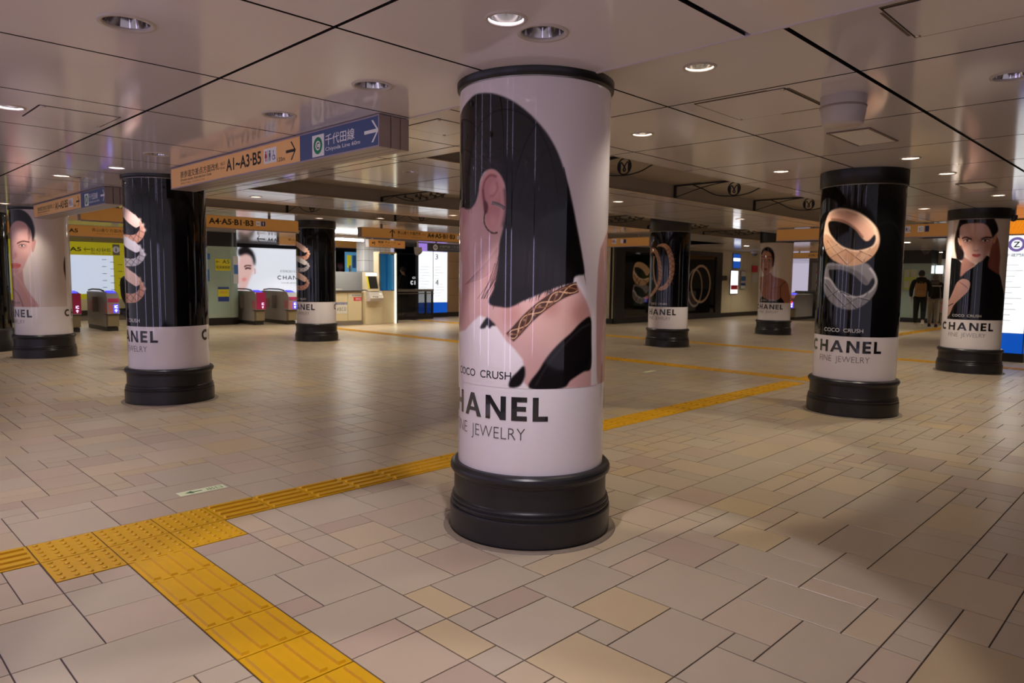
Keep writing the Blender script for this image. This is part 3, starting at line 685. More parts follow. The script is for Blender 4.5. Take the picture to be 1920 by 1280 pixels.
def art_dark_coat():
    t = Art('farright', .006, (222,206,196)); E, G_ = (1480,290,3.123), (1680,360,8)
    t.use(*E)
    t.fill([(880,590),(920,590),(955,604),(985,612),(1012,640),(1012,690),(1085,652),(1160,590),(1225,690),(1245,760),(1252,975),(880,975)], (18,17,19), .003)
    for k in range(10): t.stroke([(1080+k*12,700+k*18),(1120+k*12,730+k*20)], .006, (46,44,48), .003, .6)
    t.use(*G_)
    t.fill([(1000,985),(1080,1010),(1150,1060),(1185,1095),(1080,1170),(975,1270),(965,1200)], (176,124,112), .004)
    t.fill([(1470,655),(1530,700),(1556,850),(1562,1000),(1548,1150),(1540,1235),(1450,1182),(1378,1120),(1398,980),(1418,850)], (134,80,70), .006)
    for k in range(9): t.stroke([(1470+k*8,760),(1460+k*10,960),(1440+k*12,1160)], .01, (96,52,46) if k % 2 else (176,116,100), .006, .6)
    t.fill([(985,388),(940,470),(905,600),(880,720),(885,850),(905,960),(920,1012),(1000,1015),(1022,900),(985,760),(955,640),(975,520),(1040,482),(1200,470),(1330,482),(1400,560),(1440,690),(1480,650),(1530,580),(1520,500),(1490,430),(1450,388),(1220,384)], (26,19,20), .004)
    t.fill([(968,530),(1040,480),(1200,470),(1330,480),(1400,560),(1440,660),(1447,760),(1402,880),(1340,980),(1280,1040),(1220,1057),(1150,1052),(1080,1000),(1020,900),(975,790),(957,640)], (214,170,160), .005)
    t.blob((1200,560), .10, (226,186,176), .6); t.blob((1390,820), .06, (160,106,98), .5); t.blob((1010,800), .05, (168,116,106), .5); t.blob((1200,800), .05, (228,190,180), .6); t.blob((1200,1000), .05, (222,178,168), .5)
    t.fill([(1455,700),(1490,640),(1516,650),(1492,740),(1460,775)], (208,150,120), .003); t.fill([(930,690),(955,700),(975,790),(960,800),(935,750)], (200,146,120), .003)
    face_parts(t, [((1070,728),.055,.017),((1338,728),.055,.017)], [([(990,700),(1045,676),(1135,706)], .026),([(1280,706),(1345,680),(1440,684)], .026)], [(1140,938),(1180,926),(1205,932),(1240,924),(1275,938),(1250,966),(1205,976),(1160,966)], (150,98,92), lip=(176,70,62))
    t.stroke([(1165,868),(1200,884),(1245,868)], .012, (140,84,80), .005, .8); t.stroke([(1175,760),(1165,830),(1160,868)], .018, (178,124,116), .01, .5)
    t.use(*E)
    t.fill([(900,915),(935,850),(962,792),(982,748),(1018,726),(1056,744),(1050,792),(1012,832),(962,882),(932,942),(895,960)], (194,148,136), .003)
    for k in range(4): t.stroke([(990+k*14,742+k*8),(1016+k*10,756+k*10)], .008, (110,70,64), .003, .7)
    t.stroke([(905,905),(960,870)], .012, (20,16,16), .002)
    return t.cv
def art_bust():
    t = Art('whiter', .007, (232,218,206)); t.use(1340,440,7.11)
    t.fill([(648,498),(690,532),(742,498),(762,532),(800,560),(882,585),(942,612),(976,660),(990,740),(994,918),(560,918),(560,700),(600,660),(592,575),(600,556),(640,562),(655,540)], (178,120,100), .005)
    t.fill([(570,690),(600,705),(622,800),(612,918),(570,918)], (214,198,186), .003)
    t.fill([(608,300),(630,240),(680,208),(742,225),(772,290),(777,370),(762,440),(732,500),(690,532),(655,515),(624,460),(606,380)], (190,134,110), .005)
    t.blob((690,270), .09, (204,150,126), .6); t.blob((740,420), .05, (140,86,70), .5); t.blob((860,640), .08, (196,138,116), .6); t.blob((700,650), .08, (150,94,78), .4)
    t.fill([(622,240),(648,188),(690,164),(742,174),(782,220),(797,290),(787,400),(770,424),(772,340),(752,252),(700,216),(652,224),(624,272)], (26,18,16), .005)
    t.fill([(622,822),(680,852),(760,877),(832,870),(872,842),(888,842),(914,922),(618,922)], (18,16,18), .003)
    t.stroke([(880,850),(874,760),(884,680),(945,620)], .012, (20,16,18), .001)
    t.stroke([(740,720),(800,705),(880,690)], .02, (140,88,72), .01, .6)
    face_parts(t, [((645,345),.045,.016),((730,345),.045,.016)], [([(618,300),(640,292),(665,300)], .018),([(705,298),(735,288),(768,304)], .018)], [(655,452),(680,444),(705,452),(695,474),(668,474)], (130,82,66), lip=(150,80,74))
    t.stroke([(680,395),(688,410),(700,396)], .012, (120,72,58), .006, .7)
    return t.cv

def wrap_pts(R, c=(0,0)):
    def fn(S, Z):
        th = S/R0-.75*math.pi
        return np.c_[c[0]+R*np.cos(th), c[1]+R*np.sin(th), Z]
    return fn
def letters_mesh(name, V, F, m, R, maxw=.03):
    """flat lettering bent round the drum"""
    bm = bmesh.new(); vs = [bm.verts.new((x, y, 0)) for x, y in V]
    for f in F:
        try: bm.faces.new([vs[i] for i in f])
        except ValueError: pass
    x = math.floor(V[:, 0].min()/maxw)*maxw
    while x < V[:, 0].max():
        bmesh.ops.bisect_plane(bm, geom=bm.verts[:]+bm.edges[:]+bm.faces[:], plane_co=(x, 0, 0), plane_no=(1, 0, 0)); x += maxw
    fn = wrap_pts(R)
    for v in bm.verts:
        p = fn(np.array([v.co.x]), np.array([v.co.y]))[0]; v.co = p
    me = bpy.data.meshes.new(name); bm.to_mesh(me); bm.free(); me.materials.append(m); return me
def stroke_letters(word, x0, x1, y0, y1, t, gap=.22):
    """heavy geometric capitals"""
    H = y1-y0; widths = {'C': 1.02, 'H': .84, 'A': 1.06, 'N': .92, 'E': .62, 'L': .60}
    tot = sum(widths[c] for c in word)+gap*(len(word)-1); k = (x1-x0)/tot
    V, F = [], []
    def poly(P): o = len(V); V.extend(P); F.append(list(range(o, o+len(P))))
    x = x0
    for ch in word:
        w = widths[ch]*k
        R = lambda a, b, c, d: poly([(x+a, y0+c), (x+b, y0+c), (x+b, y0+d), (x+a, y0+d)])
        if ch == 'C':
            cx, cy, rx, ry = x+w/2, y0+H/2, w/2, H/2
            A = np.radians(np.linspace(48, 312, 25))
            for a, b in zip(A[:-1], A[1:]):
                poly([(cx+rx*math.cos(a), cy+ry*math.sin(a)), (cx+rx*math.cos(b), cy+ry*math.sin(b)), (cx+(rx-t)*math.cos(b), cy+(ry-t)*math.sin(b)), (cx+(rx-t)*math.cos(a), cy+(ry-t)*math.sin(a))])
        elif ch == 'H': R(0, t, 0, H); R(w-t, w, 0, H); R(t, w-t, H/2-t*.42, H/2+t*.42)
        elif ch == 'E': R(0, t, 0, H); R(t, w, 0, t*.85); R(t, w*.94, H/2-t*.4, H/2+t*.45); R(t, w, H-t*.85, H)
        elif ch == 'L': R(0, t, 0, H); R(t, w, 0, t*.85)
        elif ch == 'N': R(0, t, 0, H); R(w-t, w, 0, H); poly([(x, y0+H), (x+t*1.05, y0+H), (x+w, y0), (x+w-t*1.05, y0)])
        elif ch == 'A':
            poly([(x, y0), (x+t*1.08, y0), (x+w/2+t*.5, y0+H), (x+w/2-t*.5, y0+H)]); poly([(x+w-t*1.08, y0), (x+w, y0), (x+w/2+t*.5, y0+H), (x+w/2-t*.5, y0+H)]); poly([(x+w*.25, y0+H*.22), (x+w*.75, y0+H*.22), (x+w*.69, y0+H*.38), (x+w*.31, y0+H*.38)])
        x += w+gap*k
    return np.array(V), F
HALF = math.pi*R0
lt = {}
for nm, (V, F), m in [('maker', stroke_letters('CHANEL', -.740, .075, .676, .800, .030), M_INK),
                      ('fine', text_fit('FINE  JEWELRY', -.572, -.042, .555, .636, -.018), M_GREYINK)]:
    lt[nm] = letters_mesh('lettering', V, F, m, R0+.0014)
V, F = text_fit('COCO  CRUSH', -.525, -.118, .888, .928, .004)
lt['cocow'] = letters_mesh('lettering', V, F, M_WHITEINK, R0+.0016); lt['cocob'] = letters_mesh('lettering', V, F, M_INK, R0+.0016)
base_mesh = MB().lathe([(.452,0),(.452,.012),(.458,.014),(.458,.140),(.454,.147),(.446,.150),(.446,.156),(.451,.160),(.453,.167),(.450,.173),(.443,.176),(.443,.181),(.447,.185),(.446,.192),(.438,.198),(.434,.204),(.434,.314),(.438,.318),(.438,.324),(.443,.327),(.446,.334),(.452,.338),(.456,.348),(.456,.360),(.452,.371),(.444,.380),(.432,.386),(.414,.388)], 72, crisp=True).mesh('base', M_BASE)
seam_mesh = MB().box(-.0012, .0012, -.0012, .0012, .21, .315).mesh('seam', M_BLACK)
kerb_mesh = MB().lathe([(.495,0),(.492,.006),(.46,.008)], 72).mesh('floor_collar', mat('floor_collar_stone', (128,114,98), .6, noise=.25, nscale=40))
band_mesh = MB().lathe([(R0,.384),(R0,.845)], 96).mesh('lower_band', M_WRAPW)
ART = {}
def column(key, label, art, bg, coco, ztop, group='advertising columns'):
    c = COLS[key]
    t = thing('advertising_column', label, 'column', (c[0], c[1], 0), group=group)
    link('base', base_mesh, t); link('floor_collar', kerb_mesh, t); link('lower_band', band_mesh, t)
    MB().lathe([(R0,.845),(R0,2.412)], 96).obj('wrap', M_WRAPW if bg == 'w' else M_WRAPB, t)
    if art not in ART: ART[art] = canvas_mesh('picture', art(), wrap_pts(R0+.0007), M_PRINT)
    link('picture', ART[art], t)
    for k in range(2):
        for nm in ('maker', 'fine', coco):
            o = link('lettering', lt[nm], t)
            if k: o.rotation_euler = (0, 0, math.pi)
    MB().lathe([(.414,2.408),(.422,2.410),(.428,2.416),(.430,ztop-.012),(.430,ztop)], 72).obj('cap', M_BLACK, t)
    MB().lathe([(.4155,2.402),(.4175,2.404),(.4175,2.411),(.4155,2.413)], 72).obj('trim_ring', M_STEEL, t)
    return t
column('main', 'big white column printed with a dark bob, an ear and a gold necklace', art_ear, 'w', 'cocob', Z1+.01)
column('rightblk', 'black column printed with a gold ring above a silver ring', art_two_rings, 'b', 'cocow', Z2)
column('leftblk', 'black column with three stacked rings, standing left of the big white column', art_three_rings, 'b', 'cocow', Z1+.01)
column('farright', 'white column printed with a long-haired model in a black coat', art_dark_coat, 'w', 'cocow', Z2)
column('farleft', 'white column at the left edge printed with a face turned sideways', art_side_face, 'w', 'cocob', Z1+.01)
column('midblk', 'smaller black ring column in front of the ticket gates', art_three_rings, 'b', 'cocow', Z2)
column('bracelet', 'black column printed with two gold bangles', art_bangles, 'b', 'cocow', Z3)
column('whiter', 'white column printed with a bare-shouldered model in a black top', art_bust, 'w', 'cocow', Z3)
# ------------------------------------------------------------------ boards and signs (local: x right, z up, face toward -y)
FACE_Y, FACE_X = 0.0, -math.pi/2
def flat(t, name, x0, x1, z0, z1, m, y=-.003, th=.002, label=None):
    return MB().box(x0, x1, y, y+th, z0, z1).obj(name, m, t, label=label)
def word(t, s, x0, x1, z0, z1, m, y=-.004, bold=0.0, keep=False, align='c'):
    V, F = text_fit(s, x0, x1, z0, z1, bold, keep, align)
    b = MB(); b.add([(x, y, z) for x, z in V], F); return b.obj('lettering', m, t)
def disc(t, name, cx, cz, r, m, y=-.004, n=28, r0=0.0):
    A = [2*math.pi*k/n for k in range(n)]; b = MB()
    if r0 <= 0: b.add([(cx+r*math.cos(a), y, cz+r*math.sin(a)) for a in A], [list(range(n))])
    else:
        b.add([(cx+r*math.cos(a), y, cz+r*math.sin(a)) for a in A]+[(cx+r0*math.cos(a), y, cz+r0*math.sin(a)) for a in A], [(k, (k+1) % n, n+(k+1) % n, n+k) for k in range(n)])
    return b.obj(name, m, t)
def arrow(t, cx, cz, w, h, m, ang=0.0, y=-.004, th=.16):
    """line arrow with two barbs, pointing right at ang 0"""
    k = th*h; S = [[(-w/2, -k/2), (w/2-k*.6, -k/2), (w/2-k*.6, k/2), (-w/2, k/2)],
         [(w/2, 0), (w/2-k*.75, k*.75-k*.75), (w/2-h*.5-k*.55, h/2), (w/2-h*.5+k*.35, h/2)],
         [(w/2, 0), (w/2-h*.5+k*.35, -h/2), (w/2-h*.5-k*.55, -h/2), (w/2-k*.75, 0)]]
    c, s = math.cos(ang), math.sin(ang); b = MB()
    for P in S: b.add([(cx+x*c-z*s, y, cz+x*s+z*c) for x, z in P], [(0, 1, 2, 3)])
    return b.obj('arrow', m, t)
def figure(t, cx, z0, h, m, dress=False, y=-.005):
    """toilet pictogram figure"""
    b = MB(); r = h*.12; A = [2*math.pi*k/14 for k in range(14)]
    b.add([(cx+r*math.cos(a), y, z0+h-r+r*math.sin(a)) for a in A], [list(range(14))])
    b.add([(cx-h*.16, y, z0+h*.74), (cx+h*.16, y, z0+h*.74), (cx+h*(.24 if dress else .13), y, z0+h*.34), (cx-h*(.24 if dress else .13), y, z0+h*.34)], [(0, 1, 2, 3)])
    for s in (-1, 1): b.add([(cx+s*h*.03, y, z0), (cx+s*h*.11, y, z0), (cx+s*h*.11, y, z0+h*.36), (cx+s*h*.03, y, z0+h*.36)], [(0, 1, 2, 3)])
    return b.obj('pictogram', m, t)
def wheelchair(t, cx, z0, h, m, y=-.005):
    b = MB(); n = 18
    A = [math.pi*.75+k*math.pi*1.5/n for k in range(n+1)]
    b.add([(cx+h*.3*math.cos(a), y, z0+h*.32+h*.3*math.sin(a)) for a in A]+[(cx+h*.22*math.cos(a), y, z0+h*.32+h*.22*math.sin(a)) for a in A], [(k, k+1, n+2+k, n+1+k) for k in range(n)])
    b.add([(cx-h*.06,y,z0+h*.4),(cx+h*.02,y,z0+h*.4),(cx+h*.02,y,z0+h*.8),(cx-h*.06,y,z0+h*.8)], [(0,1,2,3)])
    b.add([(cx-h*.06,y,z0+h*.4),(cx-h*.06,y,z0+h*.48),(cx+h*.26,y,z0+h*.48),(cx+h*.26,y,z0+h*.4)], [(0,1,2,3)]); b.add([(cx+h*.2,y,z0+h*.44),(cx+h*.28,y,z0+h*.44),(cx+h*.4,y,z0+h*.06),(cx+h*.32,y,z0+h*.06)], [(0,1,2,3)])
    A = [2*math.pi*k/12 for k in range(12)]; b.add([(cx-h*.02+h*.09*math.cos(a), y, z0+h*.9+h*.09*math.sin(a)) for a in A], [list(range(12))])
    return b.obj('pictogram', m, t)
M_GOLD = mat('sign_gold', (236,178,118), .35, emit=.10); M_GOLDL = mat('sign_gold_lit', (218,158,84), .35, emit=.10)  # faint emission added so the hanging sign faces look brighter
M_NAVY = mat('sign_navy', (64,82,130), .35, emit=.08); M_SIGNFR = mat('sign_frame', (176,162,178), .3, metal=.4)
M_SIGNBX = mat('sign_casing', (160,146,140), .35); M_SINK = mat('sign_black', (26,22,22), .5)
M_SWHITE = mat('sign_white', (228,222,228), .4, emit=.10); M_SGREEN = mat('sign_green', (0,150,96), .4); M_SRED = mat('sign_red', (206,40,60), .4)
M_SBLUE = mat('sign_blue', (36,64,140), .4); M_SGREY = mat('sign_soft_print', (140,104,66), .5); M_YELLOW = mat('sign_yellow', (214,206,40), .4); M_YELLOWL = mat('sign_yellow_lit', (206,194,34), .4, emit=.28)

def toilet_plate(t, x0, z0, h, w=None):
    w = w or h*1.08
    flat(t, 'pictogram_plate', x0, x0+w, z0, z0+h, M_SWHITE, -.004)
    figure(t, x0+w*.18, z0+h*.14, h*.72, M_SRED, True, -.0055); flat(t, 'divider', x0+w*.335, x0+w*.352, z0+h*.12, z0+h*.88, M_SINK, -.0055, .001)
    figure(t, x0+w*.50, z0+h*.14, h*.72, M_SBLUE, False, -.0055); wheelchair(t, x0+w*.79, z0+h*.14, h*.66, M_SBLUE, -.0055)
def hanging_sign(label, X, ya, yb):
    """double-faced casing under the ceiling step; ya is its left end seen from the hall"""
    L = ya-yb; t = thing('hanging_sign', label, 'sign', (X, ya, 2.24), FACE_X, 'hanging direction signs')
    g = .0035
    MB().box(0, L, 0, .085, 0, .205, bev=.004).obj('front_casing', M_SIGNBX, t)
    MB().box(0, L, .0905, .1605, 0, .205, bev=.003).obj('core', M_SIGNBX, t)
    MB().box(.0, L, .166, .232, 0, .205, bev=.004).obj('rear_casing', M_SIGNBX, t)
    MB().box(.006, L-.006, .083, .169, .012, .196).obj('shadow_gap', M_BLACK, t)
    # bright frame round the face
    for a in ((0,L,0,.011),(0,L,.194,.205),(0,.011,.011,.194),(L-.011,L,.011,.194)): flat(t, 'frame', a[0], a[1], a[2], a[3], M_SIGNFR, -.006, .006)
    sp = L/3.57*(7.45-on_x(563, 281, 2.70)[1])
    flat(t, 'gold_face', .011, sp, .011, .194, M_GOLD); flat(t, 'blue_face', sp, L-.011, .011, .194, M_NAVY)
    k = L/3.57
    q = lambda u: (7.45-on_x(u, 335-(u-330)*90/390, 2.70)[1])*k          # along the face, read off the photograph
    word(t, '表参道交差点方面改札', q(339), q(412), .088, .152, M_SINK, bold=.006); word(t, 'Omote-sando Intersection Gate', q(339), q(397), .058, .082, M_SINK, bold=.004); word(t, '表参道十字路口 / 오모테산도 교차로', q(339), q(384), .028, .046, M_SGREY)
    word(t, '出口', q(414.5), q(422.5), .118, .146, M_SINK); word(t, 'Exit', q(414.5), q(422.5), .085, .105, M_SGREY)
    word(t, 'A1~A3·B5', q(425), q(490.5), .056, .160, M_SINK, bold=.022)
    toilet_plate(t, q(495.5), .048, .115, q(519)-q(495.5)); word(t, '120m', q(520.5), q(535), .042, .074, M_SINK)
    arrow(t, (q(537)+q(555.5))/2, .103, q(555.5)-q(537), .135, M_SINK)
    MB().box(q(586.5), q(608.5), -.005, -.003, .018, .170, bev=.001).obj('line_plate', M_SWHITE, t)
    cxr = (q(586.5)+q(608.5))/2; disc(t, 'line_ring', cxr, .094, .060, M_SGREEN, -.0062, r0=.034); word(t, 'C', cxr-.018, cxr+.018, .072, .116, M_SINK, -.0062, .02)
    word(t, '千代田線', q(611), q(665.5), .082, .158, M_SWHITE, bold=.006); word(t, 'Chiyoda Line 60m', q(611), q(676), .036, .070, M_SWHITE, bold=.006)
    arrow(t, (q(684)+q(711))/2, .105, q(711)-q(684), .140, M_SWHITE)
    return t
hanging_sign('gold and blue hanging direction sign between the left black column and the big white column', 2.70, 7.45, 3.88)
hanging_sign('smaller gold and blue hanging direction sign at the far left behind the black column', 2.70, 13.15, 9.57)

def gold_sign(label, x0, x1, y, z0, z1, face=FACE_Y, lit=False):
    """long gold fascia sign; (x0, x1) along the face"""
    L = abs(x1-x0)
    t = thing('exit_sign', label, 'sign', (x0, y, z0) if face == FACE_Y else (y, x0, z0), face, 'gold exit signs')
    MB().box(0, L, 0, .16, 0, z1-z0, bev=.004).obj('casing', M_SIGNBX, t)
    flat(t, 'gold_face', .006, L-.006, .006, z1-z0-.006, M_GOLDL)
    for q in (.15, .85): MB().box(L*q-.02, L*q+.02, .06, .10, z1-z0, Z2-z0+.003).obj('hanger', M_SIGNBX, t)
    flat(t, 'lower_edge', 0, L, -.012, .008, M_SIGNFR, -.006, .006)
    return t
t = gold_sign('gold exit sign reading A4 A5 B1 B3 above the mint glass pillar', 3.37, 7.27, 13.3, 2.265, 2.505)
ax = lambda u: on_y(u, 410, 13.3)[0]-3.37
word(t, 'A4·A5·B1·B3', ax(391), ax(475), .075, .185, M_SINK, bold=.03)
flat(t, 'pictogram_plate', ax(480), ax(488), .09, .175, M_SWHITE, -.005); flat(t, 'pictogram_plate', ax(489.5), ax(497), .09, .175, M_SBLUE, -.005)
word(t, '出口', ax(481), ax(487), .11, .155, M_SINK, -.006); figure(t, ax(493.2), .1, .065, M_SWHITE, False, -.006)
t = gold_sign('gold exit sign with an up arrow above the ticket office', 8.77, 12.6, 13.3, 2.255, 2.475)
ax = lambda u: on_y(u, 435, 13.3)[0]-8.77
arrow(t, ax(735.5), .115, .19, .15, M_SINK, math.pi/2, th=.2); word(t, '青山通り方面改札', ax(745), ax(789.5), .112, .190, M_SINK, bold=.012); word(t, 'Aoyama-dori Ave. Gate', ax(745), ax(780), .08, .102, M_SGREY); word(t, '青山大街方面检票口', ax(745), ax(789), .045, .068, M_SGREY)
word(t, '出口', ax(792), ax(798), .12, .16, M_SGREY); word(t, 'A4·A5·B1·B3', ax(801), ax(853), .075, .185, M_SINK, bold=.03); flat(t, 'pictogram_plate', ax(857), ax(864), .08, .16, M_SWHITE, -.005)
t = gold_sign('dim gold sign over the left ticket gates', 2.9, 6.3, 19.0, 2.25, 2.52)
ax = lambda u: on_y(u, 432, 19.0)[0]-2.9
word(t, 'A4·A5', ax(108), ax(146), .09, .18, M_SINK, bold=.03); word(t, '青山通り方面改札', ax(172), ax(236), .13, .21, M_SINK); word(t, 'Aoyama-dori Avenue Gate', ax(180), ax(236), .07, .10, M_SGREY); arrow(t, ax(88), .13, .2, .14, M_SINK, math.pi)
t = gold_sign('gold sign with left arrow and A4 A5 above the white billboard', 10.55, 14.5, 20.5, 2.33, 2.62)
ax = lambda u: on_y(u, 450, 20.5)[0]-10.55
arrow(t, ax(489), .15, .26, .16, M_SINK, math.pi, th=.2); word(t, '出口', ax(495), ax(500), .12, .18, M_SGREY); word(t, 'A4·A5', ax(501.5), ax(523), .09, .2, M_SINK, bold=.03); word(t, '青山通り', ax(540), ax(566), .14, .21, M_SINK); word(t, 'Aoyama-dori', ax(546), ax(566), .08, .11, M_SGREY)
t = gold_sign('small gold fare adjustment sign hanging over the ticket machine', 11.71, 13.0, 17.4, 2.25, 2.47)
word(t, '精算 チャージ', .32, .95, .115, .185, M_SINK, bold=.012); word(t, 'Fare Adjustment', .36, 1.0, .075, .1, M_SGREY); word(t, '补票 充值', .36, .8, .04, .065, M_SGREY); figure(t, .2, .06, .11, M_SINK); flat(t, 'ticket_mark', .11, .17, .1, .14, M_SINK, -.005); flat(t, 'flag_mark', 1.02, 1.12, .1, .135, M_SRED, -.005)
t = thing('line_sign', 'dark grey line sign in front of the lit map pillar', 'sign', (13.62, 17.0, 2.19), 0)
MB().box(0, 2.0, 0, .12, 0, .235, bev=.004).obj('casing', mat('sign_slate', (62,66,78), .4), t)
[MB().box(q-.02, q+.02, .04, .08, .235, Z2-2.19+.003).obj('hanger', M_SIGNBX, t) for q in (.3, 1.7)]
disc(t, 'line_ring', .22, .118, .085, M_SWHITE, -.003, r0=.055); word(t, 'Z', .19, .25, .085, .15, M_SWHITE, -.003, .02); word(t, '半蔵門線 二子玉川・中央林間', .38, 1.8, .11, .19, mat('sign_pale_print', (170,172,180), .5)); word(t, 'Hanzomon Line for Futako-tamagawa', .38, 1.5, .05, .085, MATS['sign_pale_print'])
# fascias facing the hall on the right (X = 15.5)
t = gold_sign('gold fascia sign with toilet and locker pictograms at right, behind the ring columns', 7.05, 2.1, 15.5, 2.30, 2.555, FACE_X)
ay = lambda u: 7.05-on_x(u, 430, 15.5)[1]
toilet_plate(t, ay(1693), .09, .125); flat(t, 'pictogram_plate', ay(1721), ay(1732), .10, .215, M_SWHITE, -.005); flat(t, 'pictogram_plate', ay(1734.5), ay(1742), .10, .215, M_SBLUE, -.005); word(t, '出口', ay(1723), ay(1730), .12, .19, M_SINK, -.006)
t = gold_sign('gold fascia sign with two pictograms left of the bangle column', 12.9, 10.4, 15.5, 2.27, 2.5, FACE_X)
ay = lambda u: 12.9-on_x(u, 450, 15.5)[1]
toilet_plate(t, ay(1148), .08, .13); flat(t, 'pictogram_plate', ay(1164), ay(1168.5), .09, .19, M_SWHITE, -.005); flat(t, 'pictogram_plate', ay(1169.5), ay(1174), .09, .19, M_SBLUE, -.005)

# ------------------------------------------------------------------ wrought iron brackets in the coffers
def arc_pts(c, r, a0, a1, n=14, x=0.0): return [(x, c[0]+r*math.cos(a0+(a1-a0)*k/n), c[1]+r*math.sin(a0+(a1-a0)*k/n)) for k in range(n+1)]
def spl(L, x=0.0, n=5): return [(x, p[0], p[1]) for p in smooth_poly(L, False, n)]
def make_m_bracket():
    """local: y = 0 at the far fascia, negative toward the hall, z = 0 at the coffer's lower edge"""
    t = thing('iron_bracket', 'x', 'bracket')
    MB().box(-.016, .016, -.03, 0, .005, .185).obj('post', M_IRON, t)
    MB().box(-.012, .012, -1.02, 0, .165, .185).obj('rail', M_IRON, t)
    MB().tube(spl([(-.02,.012),(-.2,.06),(-.42,.115),(-.62,.15),(-.85,.168)]), .007, 5).obj('brace', M_IRON, t)
    MB().tube(spl([(-.30,.165),(-.45,.10),(-.66,.0),(-.92,-.03),(-1.12,-.01),(-1.26,.04),(-1.38,.075)]), .008, 5).obj('sweep', M_IRON, t)
    e = MB(); e.tube(arc_pts((-.92,.065), .086, 0, 2*math.pi, 28), .0085, 6, caps=False); em = e.obj('emblem_ring', M_IRON, t)
    # the M with a looped middle stroke
    s = MB(); cy, cz = -.92, .065
    for k in (-1, 1):
        s.tube(spl([(cy+k*.060,cz-.045),(cy+k*.062,cz+.01),(cy+k*.046,cz+.046),(cy+k*.022,cz+.028),(cy,cz-.008),(cy-k*.016,cz-.034),(cy-k*.004,cz-.05),(cy,cz-.052)]), [.006]*4+[.0075]*32, 6)
        s.add([(-.006,cy+k*.082,cz+.02),(-.006,cy+k*.048,cz+.05),(-.006,cy+k*.05,cz-.06),(-.006,cy+k*.075,cz-.04),(.006,cy+k*.082,cz+.02),(.006,cy+k*.048,cz+.05),(.006,cy+k*.05,cz-.06),(.006,cy+k*.075,cz-.04)], [(0,1,2,3),(7,6,5,4),(0,4,5,1),(1,5,6,2),(2,6,7,3),(3,7,4,0)])
    s.obj('emblem_letter', M_IRON, t)
    return t
def make_scroll_bracket():
    t = thing('iron_bracket', 'x', 'bracket')
    MB().box(-.016, .016, -.03, 0, .005, .085).obj('post', M_IRON, t)
    MB().box(-.012, .012, -1.72, 0, .07, .088).obj('rail', M_IRON, t)
    MB().tube(spl([(-.02,.01),(-.18,.04),(-.34,.07)]), .007, 5).obj('brace', M_IRON, t)
    MB().tube(spl([(-.36,.07),(-.6,.0),(-.85,-.04),(-1.05,-.045),(-1.3,-.03),(-1.6,.03),(-1.7,.07)]), .008, 5).obj('sweep', M_IRON, t)
    def scroll(y0, z0, y1, z1, sgn):
        """S stroke ending in a curl at both ends"""
        P = []
        for k in range(14):
            a = math.pi*2.2*(1-k/13); r = .008+.022*(k/13); P.append((y0+r*math.cos(a)*sgn, z0+r*math.sin(a)))
        Q = []
        for k in range(14):
            a = math.pi*2.2*(k/13)+math.pi; r = .03-.022*(k/13); Q.append((y1+r*math.cos(a)*sgn, z1+r*math.sin(a)))
        return [(0, *p) for p in P+Q]
    for y0, z0, y1, z1, sg in ((-.62,.045,-.80,-.01,1),(-.98,-.01,-.90,.045,-1),(-1.0,.04,-1.14,-.015,1),(-1.34,-.01,-1.24,.045,-1),(-1.38,.045,-1.5,.0,1)):
        MB().tube(scroll(y0, z0, y1, z1, sg), .007, 5).obj('scroll', M_IRON, t)
    return t
mb, sb = make_m_bracket(), make_scroll_bracket(); used = {id(mb): False, id(sb): False}
def put(proto, x, y, label):
    o = proto
    if used[id(proto)]: o = copy_tree(proto)
    used[id(proto)] = True
    o.location = (x, y-.001, Z2); o['label'] = label; o['group'] = 'wrought iron ceiling brackets'
put(mb, 6.45, 5.6, 'nearest black iron bracket with M emblem, beside the big white column')
put(mb, 8.94, 5.6, 'black iron bracket with M emblem, middle of the three in the near coffer')
put(mb, 11.40, 5.6, 'black iron bracket with M emblem half behind the two ring column')
put(sb, 6.60, 9.45, 'black iron scrollwork bracket left of the big white column')
put(sb, 11.54, 9.45, 'black iron scrollwork bracket left above the bangle column')
put(sb, 14.0, 9.45, 'black iron scrollwork bracket right of the bangle column')
put(sb, 16.5, 9.45, 'farthest black iron scrollwork bracket above the bare-shouldered model column')
put(mb, 6.60, 12.5, 'far black iron bracket above the small black ring column')
put(mb, 9.07, 12.5, 'far black iron bracket above the gold up arrow sign')

# ------------------------------------------------------------------ fittings of the ceiling
t = thing('ceiling_drum', 'white cylindrical drum hanging from the ceiling at right', 'ceiling fixture', (4.72, 1.75, Z2))
MB().lathe([(.0,-.175),(.112,-.175),(.122,-.165),(.132,-.10),(.136,-.03),(.136,0)], 40).obj('drum', mat('drum_white', (206,198,196), .3), t)
MB().lathe([(.1365,-.06),(.1385,-.062),(.1385,-.07),(.135,-.072)], 40).obj('seam_ring', M_SIGNBX, t)
def vent(label, x0, x1, y0, y1):
    t = thing('ceiling_vent', label, 'vent', ((x0+x1)/2, (y0+y1)/2, Z2), group='square ceiling vents'); w, h = (x1-x0)/2, (y1-y0)/2
    for a in ((-w,w,-h,-h+.015),(-w,w,h-.015,h),(-w,-w+.015,-h+.015,h-.015),(w-.015,w,-h+.015,h-.015)): MB().box(*a, -.01, 0).obj('frame', mat('vent_frame', (120,106,100), .4), t)
    n = 12
    for k in range(n):
        y = -h+.02+(2*h-.04)*(k+.5)/n; MB().box(-w+.015, w-.015, y-.010, y+.010, -.009, -.003).obj('slat', mat('vent_white', (246,244,248), .4), t)
vent('white louvred ceiling vent in front of the two ring column', 5.75, 6.43, 1.93, 2.25)
vent('ceiling vent in front of the column with the dark coat model', 9.63, 10.23, 1.95, 2.25)
